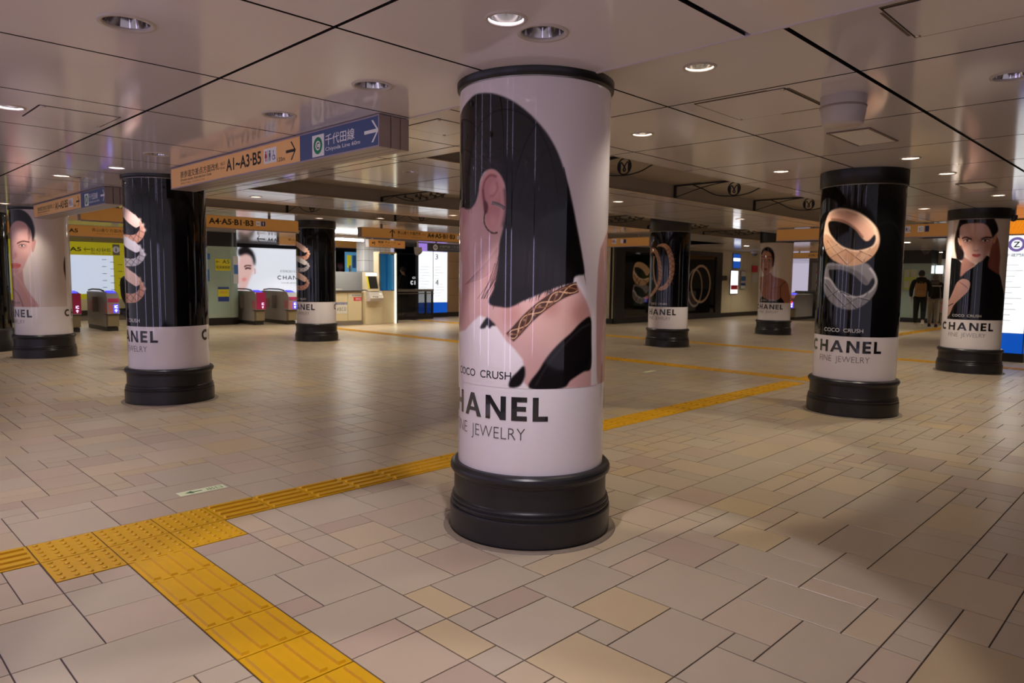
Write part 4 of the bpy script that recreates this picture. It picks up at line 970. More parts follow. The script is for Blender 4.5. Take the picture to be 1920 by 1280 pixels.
M_HATCHG = mat('hatch_gap', (48,40,36), .8); M_LATCH = mat('latch_steel', (200,196,190), .25, metal=1.0); M_SMUDGE = mat('hatch_dirt', (112,98,84), .9, noise=.5, nscale=25)
def hatch(label, x0, x1, y0, y1, z, dirt=()):
    t = thing('access_hatch', label, 'hatch', ((x0+x1)/2, (y0+y1)/2, z), group='ceiling access hatches'); w, h = (x1-x0)/2, (y1-y0)/2; g = .010
    for a in ((-w,w,-h,-h+g),(-w,w,h-g,h),(-w,-w+g,-h,h),(w-g,w,-h,h)): MB().box(*a, -.0015, 0).obj('gap', M_HATCHG, t)
    MB().box(-w+g, w-g, -h+g, h-g, -.003, 0).obj('door', M_PANEL, t)
    for cx, cy in ((-w+.03,-h+.02),(w-.03,h-.02)): MB().lathe([(.012,0),(.012,-.006),(.006,-.009),(0,-.009)], 12, (cx, cy)).obj('latch', M_LATCH, t)
    for a in dirt: MB().box(*a, -.0012, -.0002).obj('dirt_mark', M_SMUDGE, t)
hatch('ceiling access hatch with dirty edges right of the big white column', 4.26, 4.90, 1.93, 2.54, Z2, ((-.335,-.318,-.2,.3),(-.3,.25,-.325,-.308),(.322,.336,-.3,.0)))
hatch('access hatch with latches cut off by the upper right frame edge', 3.32, 3.82, .30, 1.10, Z2, ((-.2,.2,.405,.418),(-.27,-.254,.1,.4)))
hatch('access hatch in the low ceiling at the far left', 1.14, 1.61, 5.30, 5.77, Z1)
hatch('small access hatch above the gold and blue hanging sign', 3.40, 3.85, 4.15, 4.60, Z2)
t = thing('wall_camera', 'small dome camera on the column with the dark coat model', 'camera', (13.58, 2.36, 2.46))
MB().box(-.03, .03, -.05, .05, .03, .11, bev=.006).obj('mount', M_STEEL, t); MB().lathe([(0,-.07),(.03,-.062),(.05,-.03),(.055,.0),(.055,.03),(0,.03)], 20, (.01,-.02)).obj('dome', mat('camera_dome', (70,72,80), .1), t)
# ------------------------------------------------------------------ far walls of the hall
M_CREAM = mat('cream_wall_panel', (206,194,166), .35, noise=.02); M_SKIRT = mat('dark_skirting', (46,42,40), .5)
M_TAN = mat('tan_wall_panel', (176,146,112), .35, noise=.03); M_DARKW = mat('dark_wall', (44,42,40), .5)
M_GREYW = mat('grey_wall_tile', (168,160,146), .35, noise=.03); M_CTR = mat('counter_cream', (206,192,160), .35, noise=.02)
M_FRAMEB = mat('black_ad_frame', (34,32,33), .35)
def panel_wall(name, label, p0, p1, z1, m, pitch, skirt=.16, th=.1, rows=1):
    """upright wall of separate panels between two floor points; local x runs from p0 to p1, face toward -y"""
    d = Vector((p1[0]-p0[0], p1[1]-p0[1], 0)); L = d.length; rz = math.atan2(d.y, d.x)
    w = MB().box(0, L, .012, th, 0, z1).obj(name, M_SKIRT, kind='structure', label=label, loc=(p0[0], p0[1], 0), rz=rz)
    n = max(1, round(L/pitch)); g = .004
    me = {}
    for i in range(n):
        for r in range(rows):
            a, b_ = skirt+(z1-skirt)*r/rows, skirt+(z1-skirt)*(r+1)/rows
            key = (r,)
            if key not in me: me[key] = MB().box(g, L/n-g, 0, .012, a+g, b_-g).mesh('wall_panel', m)
            link('wall_panel', me[key], w, loc=(L*i/n, 0, 0))
    MB().box(0, L, -.006, .012, 0, skirt-.01).obj('skirting', M_SKIRT, w)
    return w
panel_wall('wall_left', 'cream back wall beyond the left ticket gates', (-6, 26.5), (9.4, 26.5), 2.57, M_CREAM, 1.2)
panel_wall('wall_back', 'dark recess wall beyond the gates and the stairs', (9.45, 26.55), (18.0, 26.55), 2.57, M_DARKW, 2.0)
panel_wall('wall_front', 'tan panelled wall beside the lit map pillar', (16.37, 19.46), (18.1, 19.46), 2.57, M_TAN, .84, rows=4)
panel_wall('wall_side', 'return wall hidden behind the big white column', (18.1, 19.4), (18.1, 13.5), 2.57, M_CREAM, 1.1)
panel_wall('wall_right', 'cream wall with posters right of the black ring billboard', (18.1, 13.47), (31, 13.47), 2.57, M_CREAM, .86)
panel_wall('wall_far', 'dim wall beyond the far right ticket gates', (33, 13.4), (33, -4.8), 2.57, M_GREYW, 1.1)

# ------------------------------------------------------------------ black billboard with rings on the right wall
def board_canvas(x1, z1, step, bg): return Canvas(0, x1, 0, z1, step, bg)
def flat_fn(y): return lambda X, Z: np.c_[X, np.full_like(X, y), Z]
def ring_ops(cv, F, gold=True, scale=1.0):
    """two quilted rings, one above the other, in local board coordinates"""
    Q = lambda L: [F(x, y) for x, y in L]
    cv.fill(Q([(203,720),(212,662),(232,632),(330,640),(440,632),(480,660),(508,708),(516,760),(500,812),(450,870),(385,905),(330,906),(270,886),(225,842),(202,790)]), (136,132,138))
    cv.fill(Q([(235,668),(300,664),(370,692),(425,750),(458,762),(488,722),(496,752),(470,800),(400,830),(325,812),(282,790),(242,730)]), (10,10,11))
    cv.fill(Q([(203,450),(214,385),(240,332),(292,312),(352,318),(412,340),(470,380),(514,430),(530,490),(520,545),(488,592),(440,630),(372,648),(310,640),(250,610),(214,560),(199,500)]), (214,178,140))
    cv.fill(Q([(228,402),(262,386),(330,402),(388,440),(430,492),(462,505),(500,468),(506,500),(482,540),(402,562),(332,550),(282,520),(244,470)]), (12,10,10))
    cv.stroke(Q([(206,450),(238,470),(284,522),(332,550),(402,563),(484,541)]), .05, (240,220,196)); cv.stroke(Q([(206,720),(240,732),(282,792),(326,816),(400,834),(470,802)]), .05, (200,198,204))
    for a, b in (((215,500),(330,630)),((300,535),(245,600)),((350,555),(300,640)),((380,560),(460,610)),((206,770),(300,880)),((300,808),(250,872)),((350,820),(320,905)),((360,822),(460,860))): cv.stroke(Q([a, b]), .025, (96,70,54))
t = thing('ring_billboard', 'large black wall billboard with gold and silver rings behind the bangle column', 'billboard', (18.16, 13.40, 0))
L = 6.78
MB().box(0, .5, 0, .068, 0, 2.46).obj('left_frame', M_FRAMEB, t); MB().box(L-.45, L, 0, .068, 0, 2.46).obj('right_frame', M_FRAMEB, t); MB().box(.5, L-.45, 0, .068, 2.30, 2.46).obj('head_frame', M_FRAMEB, t); MB().box(.5, L-.45, 0, .068, 0, .20).obj('sill_frame', M_FRAMEB, t)
cv = board_canvas(L-.95, 2.1, .02, (9,9,10))
sx = lambda u: on_y(u, 530, 13.40)[0]-18.66
x0, x1 = sx(1188), sx(1222)
ring_ops(cv, lambda x, y: (x0+(x-200)/330*(x1-x0)*1.0, 1.78-(y-312)/594*1.36))
g = (196,170,140)
for cx_, w_, col in ((sx(1305), .55, (150,140,130)), (sx(1316), .75, g)):
    a = np.linspace(0, 2*math.pi, 26, endpoint=False)
    for k, (rx, rz) in enumerate(((w_*.9, .66),)):
        P_ = [(cx_+rx*math.cos(q), .95+rz*math.sin(q)+(.12 if col is g else -.02)) for q in a]; cv.stroke(P_+[P_[0]], .09, col)
me = canvas_mesh('picture', cv, flat_fn(.04), M_PRINT); o = link('picture', me, t, loc=(.5, 0, .2))
# posters and small plates on the cream wall
def wall_poster(label, u0, v0, u1, v1, y, m, cat='poster', frame=.02, lit=None, bands=()):
    a, b_ = on_y(u0, v1, y), on_y(u1, v0, y); w, h = b_[0]-a[0], b_[2]-a[2]
    t = thing('wall_poster' if cat == 'poster' else cat.replace(' ', '_'), label, cat, (a[0], y, a[2]))
    MB().box(0, w, 0, .03, 0, h).obj('frame', M_STEEL if frame else m, t); flat(t, 'sheet', frame, w-frame, frame, h-frame, m, -.003, .003)
    for z0, z1, mm in bands: flat(t, 'print_band', frame*1.5, w-frame*1.5, h*z0, h*z1, mm, -.005, .002)
    return t
M_LITW = mat('lit_white_panel', (238,240,244), .4, emit=2.2); M_LITB = mat('lit_blue_panel', (24,86,190), .4, emit=.6); M_PAPER = mat('paper_white', (206,204,198), .6); M_BLUEP = mat('paper_blue', (60,110,170), .6)
YW = 13.43
wall_poster('lit white notice board with a red band on the cream wall', 1369, 507, 1384.5, 551, YW, M_LITW, bands=((.18,.38,M_SRED),))
wall_poster('blue lit notice above the white notice board', 1374, 476, 1389, 503, YW, M_LITB, bands=((.5,.7,M_LITW),))
wall_poster('grey paper poster beside the white notice board', 1388, 508, 1399, 542, YW, M_PAPER, bands=((.45,.7,M_BLUEP),(.2,.34,M_SBLUE)))
wall_poster('small red plate on the cream wall', 1410.5, 498, 1421, 510, YW, M_SRED, frame=0); wall_poster('small white notice below the red plate', 1410.5, 513, 1421, 530, YW, M_PAPER, frame=0)
for k, u in enumerate((1355, 1360)):
    t = wall_poster(f'tiny grey switch plate on the cream wall, {"left" if k == 0 else "right"} one', u, 517, u+4, 526, YW, M_STEEL, cat='switch plate', frame=0)
t = thing('dome_camera', 'small dark dome camera under the ceiling by the cream wall', 'camera', tuple(on_y(1416, 462, 12.9)[:2])+(Z2-.004,))
MB().lathe([(.16,0),(.15,-.07),(.12,-.09)], 20).obj('housing', M_SIGNBX, t); MB().lathe([(.115,-.085),(.1,-.15),(.05,-.19),(0,-.195)], 20).obj('dome', MATS['camera_dome'], t)

# ------------------------------------------------------------------ lit map pillars
def map_pillar(label, x, y, w, d, rz, top, letter, numbers):
    t = thing('map_pillar', label, 'map pillar', (x, y, 0), rz, 'lit map pillars')
    MB().box(0, w, .004, d-.004, 0, 2.56).obj('body', M_BLACK, t)
    MB().box(-.012, w+.012, -.012, d+.012, 0, .14).obj('plinth', M_BLACK, t)
    n = 2 if numbers else 1
    for k in range(n):
        a, b_ = w*k/n+.012, w*(k+1)/n-.012
        flat(t, 'blue_panel', a, b_, .16, .52, mat('lit_blue_base', (0,84,196), .3, emit=.7)); flat(t, 'map_panel', a, b_, .525, 2.28, M_LITMAP); flat(t, 'header', a, b_, 2.285, 2.55, top)
        for q in range(11): flat(t, 'print_line', a+.06, a+.06+(b_-a)*(.25+.5*RNG.random()), .75+q*.1, .757+q*.1, mat('faint_print', (150,160,170), .6), -.005, .002)
        if numbers and numbers[k]: word(t, numbers[k], a+.08, a+.2, 2.02 if k == 0 else 2.02, 2.2, M_SGREYD, -.005)
    if numbers: word(t, '4', w/2+.1, w/2+.24, 1.12, 1.32, M_SGREYD, -.005)
    if letter:
        disc(t, 'line_ring', w/2, 2.12, .13, mat('lilac_ring', (150,130,214), .4, emit=.4), -.005, r0=.082); word(t, letter, w/2-.05, w/2+.05, 2.07, 2.17, M_SINK, -.005, .02); word(t, '半蔵門線', w/2-.16, w/2+.16, 1.9, 1.96, M_SINK, -.005)
    # side face
    MB().box(w, w+.003, .012, d-.012, .525, 2.28).obj('side_panel', M_LITMAP, t); MB().box(w, w+.003, .012, d-.012, .16, .52).obj('side_base', MATS['lit_blue_base'], t); MB().box(w, w+.003, .012, d-.012, 2.285, 2.55).obj('side_header', top, t)
    return t
M_LITMAP = mat('lit_map_face', (228,234,240), .3, emit=1.15); M_SGREYD = mat('sign_dark_grey', (70,80,84), .5); M_LILAC = mat('lit_lilac', (150,120,210), .4, emit=.9); M_AMBER = mat('lit_amber', (236,188,44), .4, emit=.6)
map_pillar('bright white map pillar with blue base and numbers 3 and 4', 15.05, 19.4, 1.3, .16, 0, M_LILAC, None, ('', '3'))
map_pillar('tall lit map pillar with amber header and Z ring at the right edge', 15.5, 2.80, .42, .5, FACE_X, M_AMBER, 'Z', None)

# ------------------------------------------------------------------ lit wall map beyond the left gates
t = thing('wall_map', 'wide lit wall map with yellow header beyond the left ticket gates', 'map board', (4.3, 24.0, 0))
MB().box(0, 3.1, .0, .12, .62, 2.32).obj('frame', M_YELLOWL, t); flat(t, 'map_sheet', .1, 2.62, .78, 1.93, mat('lit_map_blue_white', (206,218,238), .3, emit=.75), -.006, .006)
ax = lambda u: on_y(u, 465, 24.0)[0]-4.3
word(t, 'A4·A5', ax(104), ax(152), 2.04, 2.16, M_SINK, -.004, .02); arrow(t, ax(163), 2.1, .18, .12, M_SINK, math.pi); word(t, 'B1·A3·B4·B5', ax(171), ax(207), 2.04, 2.15, M_SGREYD); word(t, '出口 Exit', ax(170), ax(206), 1.97, 2.01, M_SGREYD)
flat(t, 'info_plate', ax(211), ax(224), 1.95, 2.28, M_SIGNBX, -.004); disc(t, 'info_disc', ax(217.5), 2.12, .1, M_SWHITE, -.006); word(t, 'i', ax(216.3), ax(218.7), 2.06, 2.18, M_SINK, -.007, .02)
for k in range(14): flat(t, 'map_text', ax(190)+(k % 3)*.22, ax(190)+(k % 3)*.22+.12, 1.80-.07*k, 1.815-.07*k, M_SGREYD, -.009, .002)
for k in range(9): flat(t, 'map_line', .25+.1*(k % 2), 1.9-.15*(k % 3), 1.8-.11*k, 1.804-.11*k, mat('map_pale_line', (176,196,224), .5, emit=.6), -.009, .002)
MB().box(0, .06, .02, .1, 0, .62).obj('leg', M_STEEL, t); MB().box(3.04, 3.1, .02, .1, 0, .62).obj('leg', M_STEEL, t)

# ------------------------------------------------------------------ ticket gates
M_GATE = mat('gate_grey', (176,170,164), .35); M_GATED = mat('gate_dark', (60,56,54), .4); M_PINK = mat('gate_pink', (206,70,120), .35); M_PINKP = mat('gate_pale_pink', (206,128,138), .35)
M_LITIC = mat('gate_lit_blue', (60,60,230), .4, emit=2.0); M_ICW = mat('gate_lit_white', (230,230,255), .4, emit=2.5); M_TAUPE = mat('gate_taupe', (140,126,96), .45)
def make_gate():
    """local: front end toward -y, 1.7 m long, 0.26 m wide"""
    t = thing('ticket_gate', 'x', 'ticket gate')
    MB().box(-.13, .13, .16, 1.7, .10, .94, bev=.02).obj('body', M_GATE, t); MB().box(-.12, .12, .1, 1.66, 0, .10).obj('plinth', M_GATED, t)
    MB().prism([(.0,.42),(.0,.80),(.10,.92),(.30,.96),(.30,.42)], 'x', -.135, .135).obj('front_head', M_GATE, t)
    MB().box(-.125, .125, .03, .28, .12, .40, bev=.01).obj('front_foot', M_TAUPE, t); MB().box(-.13, .13, .01, .3, .395, .425).obj('foot_band', M_GATED, t)
    MB().box(-.11, .11, -.008, .004, .44, .66).obj('pink_panel', M_PINKP, t); MB().box(-.14, -.128, .03, .26, .46, .68).obj('side_pad', M_PINKP, t); MB().box(-.14, -.128, 1.2, 1.42, .46, .72).obj('side_pad', M_PINKP, t)
    MB().box(-.005, .105, -.014, -.006, .45, .65).obj('display', M_LITIC, t); word(t, 'IC', .02, .085, .56, .63, M_ICW, -.016, .03); arrow(t, .05, .50, .07, .06, M_ICW, math.pi/2, -.016, .3)
    MB().prism([(-.006,.70),(-.006,.79),(.09,.905),(.098,.9)], 'x', -.12, .12).obj('reader_face', M_PINK, t)
    MB().prism([(.10,.925),(.30,.965),(.30,.98),(.10,.94)], 'x', -.09, .09).obj('ticket_slot', M_LITIC, t)
    MB().tube([(-.12,.3,.97),(-.12,.6,1.0),(-.12,1.2,1.0),(-.12,1.55,.97)], .02, 6).obj('guard_bar', M_GATED, t)
    MB().box(-.25, -.13, .75, .79, .45, .82, bev=.01).obj('flap', mat('gate_flap', (120,112,106), .4), t)
    return t
gp = make_gate(); first = [True]
def gate(label, x, y, rz=0.0, pink=False):
    o = gp if first[0] else copy_tree(gp); first[0] = False
    o.location = (x, y, 0); o.rotation_euler = (0, 0, rz); o['label'] = label; o['group'] = 'automatic ticket gates'
    return o
gate('grey ticket gate with lit blue panel left of the black ring column', 5.42, 18.9); gate('ticket gate with deep pink end panel beside the left white column', 4.62, 19.0)
gate('grey ticket gate with lit blue panel behind the small black ring column', 10.02, 18.7); gate('ticket gate with pink end panel next to the mint glass pillar', 9.2, 19.0)
gate('far right ticket gate with red and blue lights beside the bare-shouldered model column', 25.5, 10.95, -math.pi/2); gate('far right ticket gate with a yellow top beside the two ring column', 25.5, 9.75, -math.pi/2); gate('ticket gate half hidden behind the dark coat model column', 26.9, 6.35, -math.pi/2)
M_DPINK = mat('gate_deep_pink', (196,48,106), .35)
for i, o in enumerate([c for c in COL.objects if c.name.startswith('ticket_gate')]):
    if i in (1, 3):
        MB().box(-.136, .136, -.016, .0, .44, .92, bev=.006).obj('end_panel', M_DPINK, o)
    if i in (4, 5):
        MB().box(-.06, .06, -.018, -.008, .60, .68).obj('red_light', mat('gate_lit_red', (240,40,30), .4, emit=2.5), o)
        MB().prism([(-.01,.70),(-.01,.80),(.09,.915),(.10,.905)], 'x', -.125, .125).obj('top_colour', M_PINKP if i == 4 else M_YELLOW, o)
# dark counter line beyond the far gates
t = thing('gate_barrier', 'dark barrier panel between the far right ticket gates', 'barrier', (27.4, 11.6, 0), FACE_X)
MB().box(0, 3.2, 0, .06, .05, 1.0).obj('panel', M_DARKW, t); MB().box(0, 3.2, -.02, .08, 1.0, 1.05).obj('top_rail', M_GATED, t); MB().box(0, 3.2, -.01, .07, 0, .05).obj('foot', M_GATED, t)
wall_t = thing('route_map', 'pale route map on the dim wall beyond the far right gates', 'map board', (32.9, 13.2, 1.02), FACE_X)
MB().box(0, 2.6, 0, .05, 0, 1.25).obj('board', M_PAPER, wall_t)
for k in range(12): flat(wall_t, 'map_mark', .2+.37*(k % 6), .38+.37*(k % 6), .3+.45*(k//6), .42+.45*(k//6), M_SGREYD if k % 2 else M_SRED, -.004)
t = gold_sign('dim gold sign above the far right gates', 12.4, 8.4, 28.0, 2.32, 2.54, FACE_X); word(t, '改札口 Gate', 1.0, 2.6, .06, .16, M_SINK)

# ------------------------------------------------------------------ mint glass pillar with notices
t = thing('glass_pillar', 'mint glass clad pillar with a black head and yellow notices', 'pillar', (6.9, 19.6, 0))
M_MINT = mat('mint_glass', (160,182,166), .08, coat=1.0)
def rounded(x0, x1, y0, y1, r, n=8):
    P = []
    for cx, cy, a0 in ((x1-r,y0+r,-math.pi/2),(x1-r,y1-r,0),(x0+r,y1-r,math.pi/2),(x0+r,y0+r,math.pi)):
        P += [(cx+r*math.cos(a0+k*math.pi/2/n), cy+r*math.sin(a0+k*math.pi/2/n)) for k in range(n+1)]
    return P
MB().prism(rounded(.02,2.03,.02,1.3,.3), 'z', 0, .2).obj('plinth', M_BLACK, t); MB().prism(rounded(.02,2.03,.02,1.3,.3), 'z', 2.18, 2.57).obj('head', M_BLACK, t)
for k, (a, b_) in enumerate(((0,.42),(.425,.85),(.855,1.08),(1.085,1.70))): MB().box(a if a else .02, b_, 0, .05, .205, 2.175, bev=.004).obj('glass_panel', M_MINT, t)
rb = [p for p in rounded(.02,2.05,0,1.32,.32) if p[0] > 1.70]
MB().prism([(1.705,.02)]+rb+[(1.705,1.3)], 'z', .205, 2.175).obj('corner_glass', M_MINT, t)
MB().box(.02, 1.70, .05, 1.32, .205, 2.175).obj('core', M_MINT, t)
ax = lambda u, v=500: on_y(u, v, 19.6)[0]-6.9; az = lambda u, v: on_y(u, v, 19.6)[2]
def notice(u0, v0, u1, v1, m, y=-.006):
    flat(t, 'notice', ax(u0), ax(u1), az(u0, v1), az(u0, v0), m, y, .002)
notice(403.5, 485, 432, 507, M_YELLOW); word(t, 'A5', ax(417), ax(430), az(420,494), az(420,487), M_SINK, -.008); word(t, '根津美術館', ax(405), ax(431), az(420,504), az(420,498), M_SINK, -.008); arrow(t, ax(408), az(408,490.5), .1, .08, M_SINK, math.pi, -.008)
notice(407.5, 538, 428, 565, M_SBLUE); notice(407.5, 542, 428, 556, M_YELLOW, -.009); notice(387.5, 475, 394, 486, M_BLUEP); notice(387.5, 505, 392, 527, M_BLUEP)
word(t, 'お知らせ', ax(411), ax(425), az(420,550), az(420,545), M_SRED, -.011)
def corner_sheet(a0, a1, z0, z1, m, r):
    P = [(1.73+r*math.cos(a0+(a1-a0)*k/6), .32+r*math.sin(a0+(a1-a0)*k/6)) for k in range(7)]; Q = [(1.73+(r+.002)*math.cos(a0+(a1-a0)*k/6), .32+(r+.002)*math.sin(a0+(a1-a0)*k/6)) for k in range(7)]
    MB().prism(P+Q[::-1], 'z', z0, z1).obj('notice', m, t)
corner_sheet(-1.35, -.5, 1.15, 1.92, M_PAPER, .325); corner_sheet(-1.3, -.6, 1.42, 1.68, M_BLUEP, .329)

# ------------------------------------------------------------------ white billboard beyond the gates
t = thing('white_billboard', 'wide white wall billboard with a face beyond the middle ticket gates', 'billboard', (11.4, 25.9, 0))
MB().box(0, 7.0, .02, .3, .3, 2.57).obj('case', M_FRAMEB, t)
cv = Canvas(0, 6.9, .38, 2.42, .03, (222,226,236))
fx = lambda x, y: (on_y(x, y, 25.88)[0]-11.4-.05, on_y(x, y, 25.88)[2])
Z4 = lambda L: [fx(360+x/3.84, 380+y/3.84) for x, y in L]
cv.fill(Z4([(330,480),(375,300),(430,400),(448,460),(440,500),(415,560),(400,600),(385,625),(330,640)]), (214,176,172), .02)
cv.fill(Z4([(340,330),(400,318),(440,350),(458,400),(458,440),(450,450),(436,400),(415,375),(385,368),(340,380)]), (24,20,22), .02)
cv.stroke(Z4([(378,462),(400,450),(430,455)]), .05, (80,50,46)); cv.stroke(Z4([(385,476),(402,470),(428,474)]), .06, (50,34,34)); cv.fill(Z4([(365,548),(382,542),(396,550),(382,560),(365,562)]), (206,110,110), .02); cv.stroke(Z4([(452,470),(458,500),(452,512)]), .05, (200,150,146))
o = link('picture', canvas_mesh('picture', cv, flat_fn(0), mat('backlit_print', (200,200,200), .3, attr='print', emit=.85)), t, loc=(.05, .01, 0))
bx = lambda u: on_y(u, 520, 25.88)[0]-11.4; bz = lambda v: on_y(540, v, 25.88)[2]
V, F = stroke_letters('CHANEL', bx(520.5), bx(520.5)+(bx(553)-bx(520.5))*1.55, bz(524), bz(516.5), .03); MB().add([(x, -.01, z) for x, z in V], F).obj('lettering', M_INK, t)
word(t, 'COCO CRUSH', bx(526), bx(526)+1.1, bz(510.5), bz(506.5), M_SGREYD, -.01); word(t, 'FINE JEWELRY', bx(528), bx(528)+1.0, bz(532), bz(529), M_SIGNBX, -.01)

# ------------------------------------------------------------------ ticket office: counter, pillar, machine, cabinet
t = thing('office_counter', 'cream station office counter right of the small black ring column', 'counter', (10.55, 17.55, 0))
MB().box(0, 1.02, .02, .9, .10, .96).obj('body', M_CTR, t); MB().box(0, 1.03, -.01, .9, 0, .10).obj('kick_plate', MATS['gate_flap'], t); MB().box(-.02, 1.03, -.04, .92, .96, 1.0, bev=.006).obj('worktop', M_STEEL, t)
for k, (a, b_) in enumerate(((.01,.54),(.55,1.01))): MB().box(a, b_, 0, .02, .13, .93, bev=.003).obj('front_panel', M_CTR, t)
flat(t, 'notice', .16, .52, .34, .66, M_PAPER, -.004); flat(t, 'notice_band', .16, .52, .60, .66, M_SBLUE, -.006); word(t, '多機能券売機', .18, .5, .61, .65, M_SWHITE, -.007); word(t, 'A B C D', .19, .48, .42, .52, M_SGREYD, -.006); flat(t, 'notice', .6, .98, .82, .88, M_PAPER, -.004); word(t, '駅事務室', .68, .98, .83, .87, M_SGREYD, -.006); flat(t, 'red_notice', .74, 1.0, .70, .80, M_SRED, -.004); word(t, '禁煙 禁止', .8, .98, .72, .78, M_SWHITE, -.006)
t = thing('office_partition', 'grey partition behind the ticket machine', 'partition', (11.15, 18.49, 0)); MB().box(0, 1.25, 0, .06, 0, 1.53, bev=.004).obj('panel', mat('partition_grey', (150,148,146), .4), t); MB().box(.62, .68, .01, .05, 1.53, 1.72).obj('pole', M_STEEL, t)
t = thing('office_clerk_chair', 'dark office chair back behind the counter', 'chair', (11.0, 18.95, 0)); MB().prism([(-.22,.55),(.22,.55),(.25,1.0),(.16,1.24),(-.16,1.24),(-.25,1.0)], 'y', 0, .08).obj('backrest', mat('chair_fabric', (66,70,76), .7), t); MB().box(-.24, .24, -.4, .06, .44, .52, bev=.03).obj('seat', MATS['chair_fabric'], t); MB().lathe([(.3,.0),(.28,.05),(.04,.08),(.035,.45)], 16, (0,-.15)).obj('stand', M_BLACK, t)
t = thing('office_papers', 'stack of white papers on the office counter', 'papers', (10.95, 18.0, 1.0)); MB().box(-.17, .17, -.12, .12, 0, .03).obj('stack', M_PAPER, t)
t = thing('blue_notice_panel', 'pale blue office panel with yellow notices left of the tiled pillar', 'notice board', (12.28, 19.5, 0)); M_SKYB = mat('sky_blue_panel', (96,166,214), .4, emit=.25)
MB().box(0, .42, 0, .08, 0, 2.16).obj('panel', M_SKYB, t); flat(t, 'notice', .03, .19, 1.66, 2.06, M_YELLOWL, -.004); flat(t, 'notice', .22, .36, 1.66, 2.06, M_BLUEP, -.004); flat(t, 'sheet', .05, .2, 1.32, 1.54, M_PAPER, -.004)
t = thing('tiled_pillar', 'white tiled pillar behind the ticket machine', 'pillar', (12.35, 18.62, 0)); MB().box(.01, .99, .01, .4, 0, 2.57).obj('core', M_GATED, t)
tw = MB().box(.006, .192, 0, .02, .006, .332).mesh('pillar_tile', mat('white_glazed_tile', (234,234,234), .15, obj_var=.03)); ts = MB().box(0, .02, .006, .192, .006, .332).mesh('pillar_tile', MATS['white_glazed_tile'])
for r in range(7):
    for k in range(5): link('pillar_tile', tw, t, loc=(.2*k, -.004, .21+.335*r))
    for k in range(2): link('pillar_tile', ts, t, loc=(-.004, .2*k, .21+.335*r))
t = thing('ticket_machine', 'fare adjustment machine with tilted dark screen beside the counter', 'ticket machine', (11.60, 17.3, 0)); t.scale = (.74, 1, 1)
MB().box(0, .75, .12, .9, 0, .96, bev=.01).obj('cabinet', M_CTR, t)
MB().prism([(.05,1.02),(.0,.98),(.16,1.52),(.3,1.52),(.3,1.02)], 'x', .02, .56).obj('screen_housing', M_CTR, t)
MB().prism([(.022,1.06),(.012,1.055),(.118,1.40),(.128,1.40)], 'x', .12, .50).obj('screen', M_BLACK, t); MB().prism([(.125,1.42),(.115,1.42),(.142,1.50),(.152,1.50)], 'x', .04, .54).obj('header_light', M_LITW, t); MB().prism([(.022,1.06),(.010,1.055),(.116,1.40),(.128,1.40)], 'x', .04, .11).obj('side_label', M_YELLOW, t)
MB().prism([(-.06,.70),(-.10,.78),(.02,.98),(.16,1.0),(.16,.66)], 'x', .04, .66).obj('console', M_GATE, t); MB().prism([(-.085,.77),(-.095,.785),(.005,.955),(.02,.96)], 'x', .12, .44).obj('slot_panel', M_BLACK, t); MB().prism([(-.07,.80),(-.08,.81),(-.02,.915),(-.01,.91)], 'x', .5, .62).obj('keypad', M_SWHITE, t)
for k in range(3): MB().box(.16+.1*k, .21+.1*k, -.09, -.06, .80, .83).obj('button', M_STEEL, t)
t = thing('blue_cabinet', 'bright blue niche cabinet right of the ticket machine', 'cabinet', (12.18, 17.55, 0)); t.scale = (.9, 1, 1); M_AZ = mat('azure_panel', (38,128,196), .35, emit=.12); M_AZD = mat('azure_side_shade', (24,92,150), .4)
MB().box(.0, .66, .05, .7, 0, .98, bev=.006).obj('base', M_CTR, t); MB().box(.04, .62, .26, .3, .98, 2.08).obj('back', M_AZ, t); MB().box(0, .04, .04, .3, .98, 2.08).obj('side', M_CTR, t); MB().box(.40, .62, .08, .12, 1.0, 2.05).obj('leaf', M_AZ, t); MB().box(.05, .4, .16, .20, 1.0, 2.05).obj('leaf', M_AZ, t); MB().box(0, .68, -.0, .31, 2.08, 2.13).obj('top', M_CTR, t); MB().box(.04, .07, .05, .16, 1.0, 2.05).obj('shade_side', M_AZD, t)  # darker azure paints shade into the niche's inner side
MB().box(.64, .68, .0, .06, 0, 2.1).obj('lit_edge', mat('lit_edge_strip', (236,238,220), .4, emit=1.2), t); MB().box(.68, .74, .0, .3, 0, 2.1).obj('steel_post', mat('dark_steel', (70,68,68), .25, metal=.8), t)
# ------------------------------------------------------------------ black hand billboard and stair recess
t = thing('hand_billboard', 'dark billboard with a hand seen above the office counter', 'billboard', (14.6, 25.6, 0)); MB().box(0, 2.1, 0, .1, 0, 2.5).obj('case', M_FRAMEB, t)
cv = Canvas(0, 2.0, .3, 2.4, .03, (14,12,14)); hx = lambda x, y: (on_y(620+x/6.4, 420+y/6.4, 25.58)[0]-14.65, on_y(620+x/6.4, 420+y/6.4, 25.58)[2])
cv.fill([hx(*p) for p in [(78,480),(100,462),(125,470),(150,460),(158,500),(140,560),(140,640),(100,660),(72,650),(95,560)]], (130,70,88), .02); cv.fill([hx(*p) for p in [(110,660),(150,630),(190,600),(190,740),(110,740)]], (110,56,70), .02)
for k in range(6): cv.blob(hx(95+k*10, 500+(k % 3)*14), .05, .05, (206,170,176), .8)
link('picture', canvas_mesh('picture', cv, flat_fn(0), M_PRINT), t, loc=(.05, -.01, 0))
t = thing('stair_billboard', 'black billboard with white lettering above the stair railing', 'billboard', (17.3, 22.6, 0)); t.location = (15.0, 22.6, 0)
MB().box(1.45, 4.5, 0, .12, 0, 2.57).obj('case', mat('black_gloss_board', (30,30,34), .12), t)
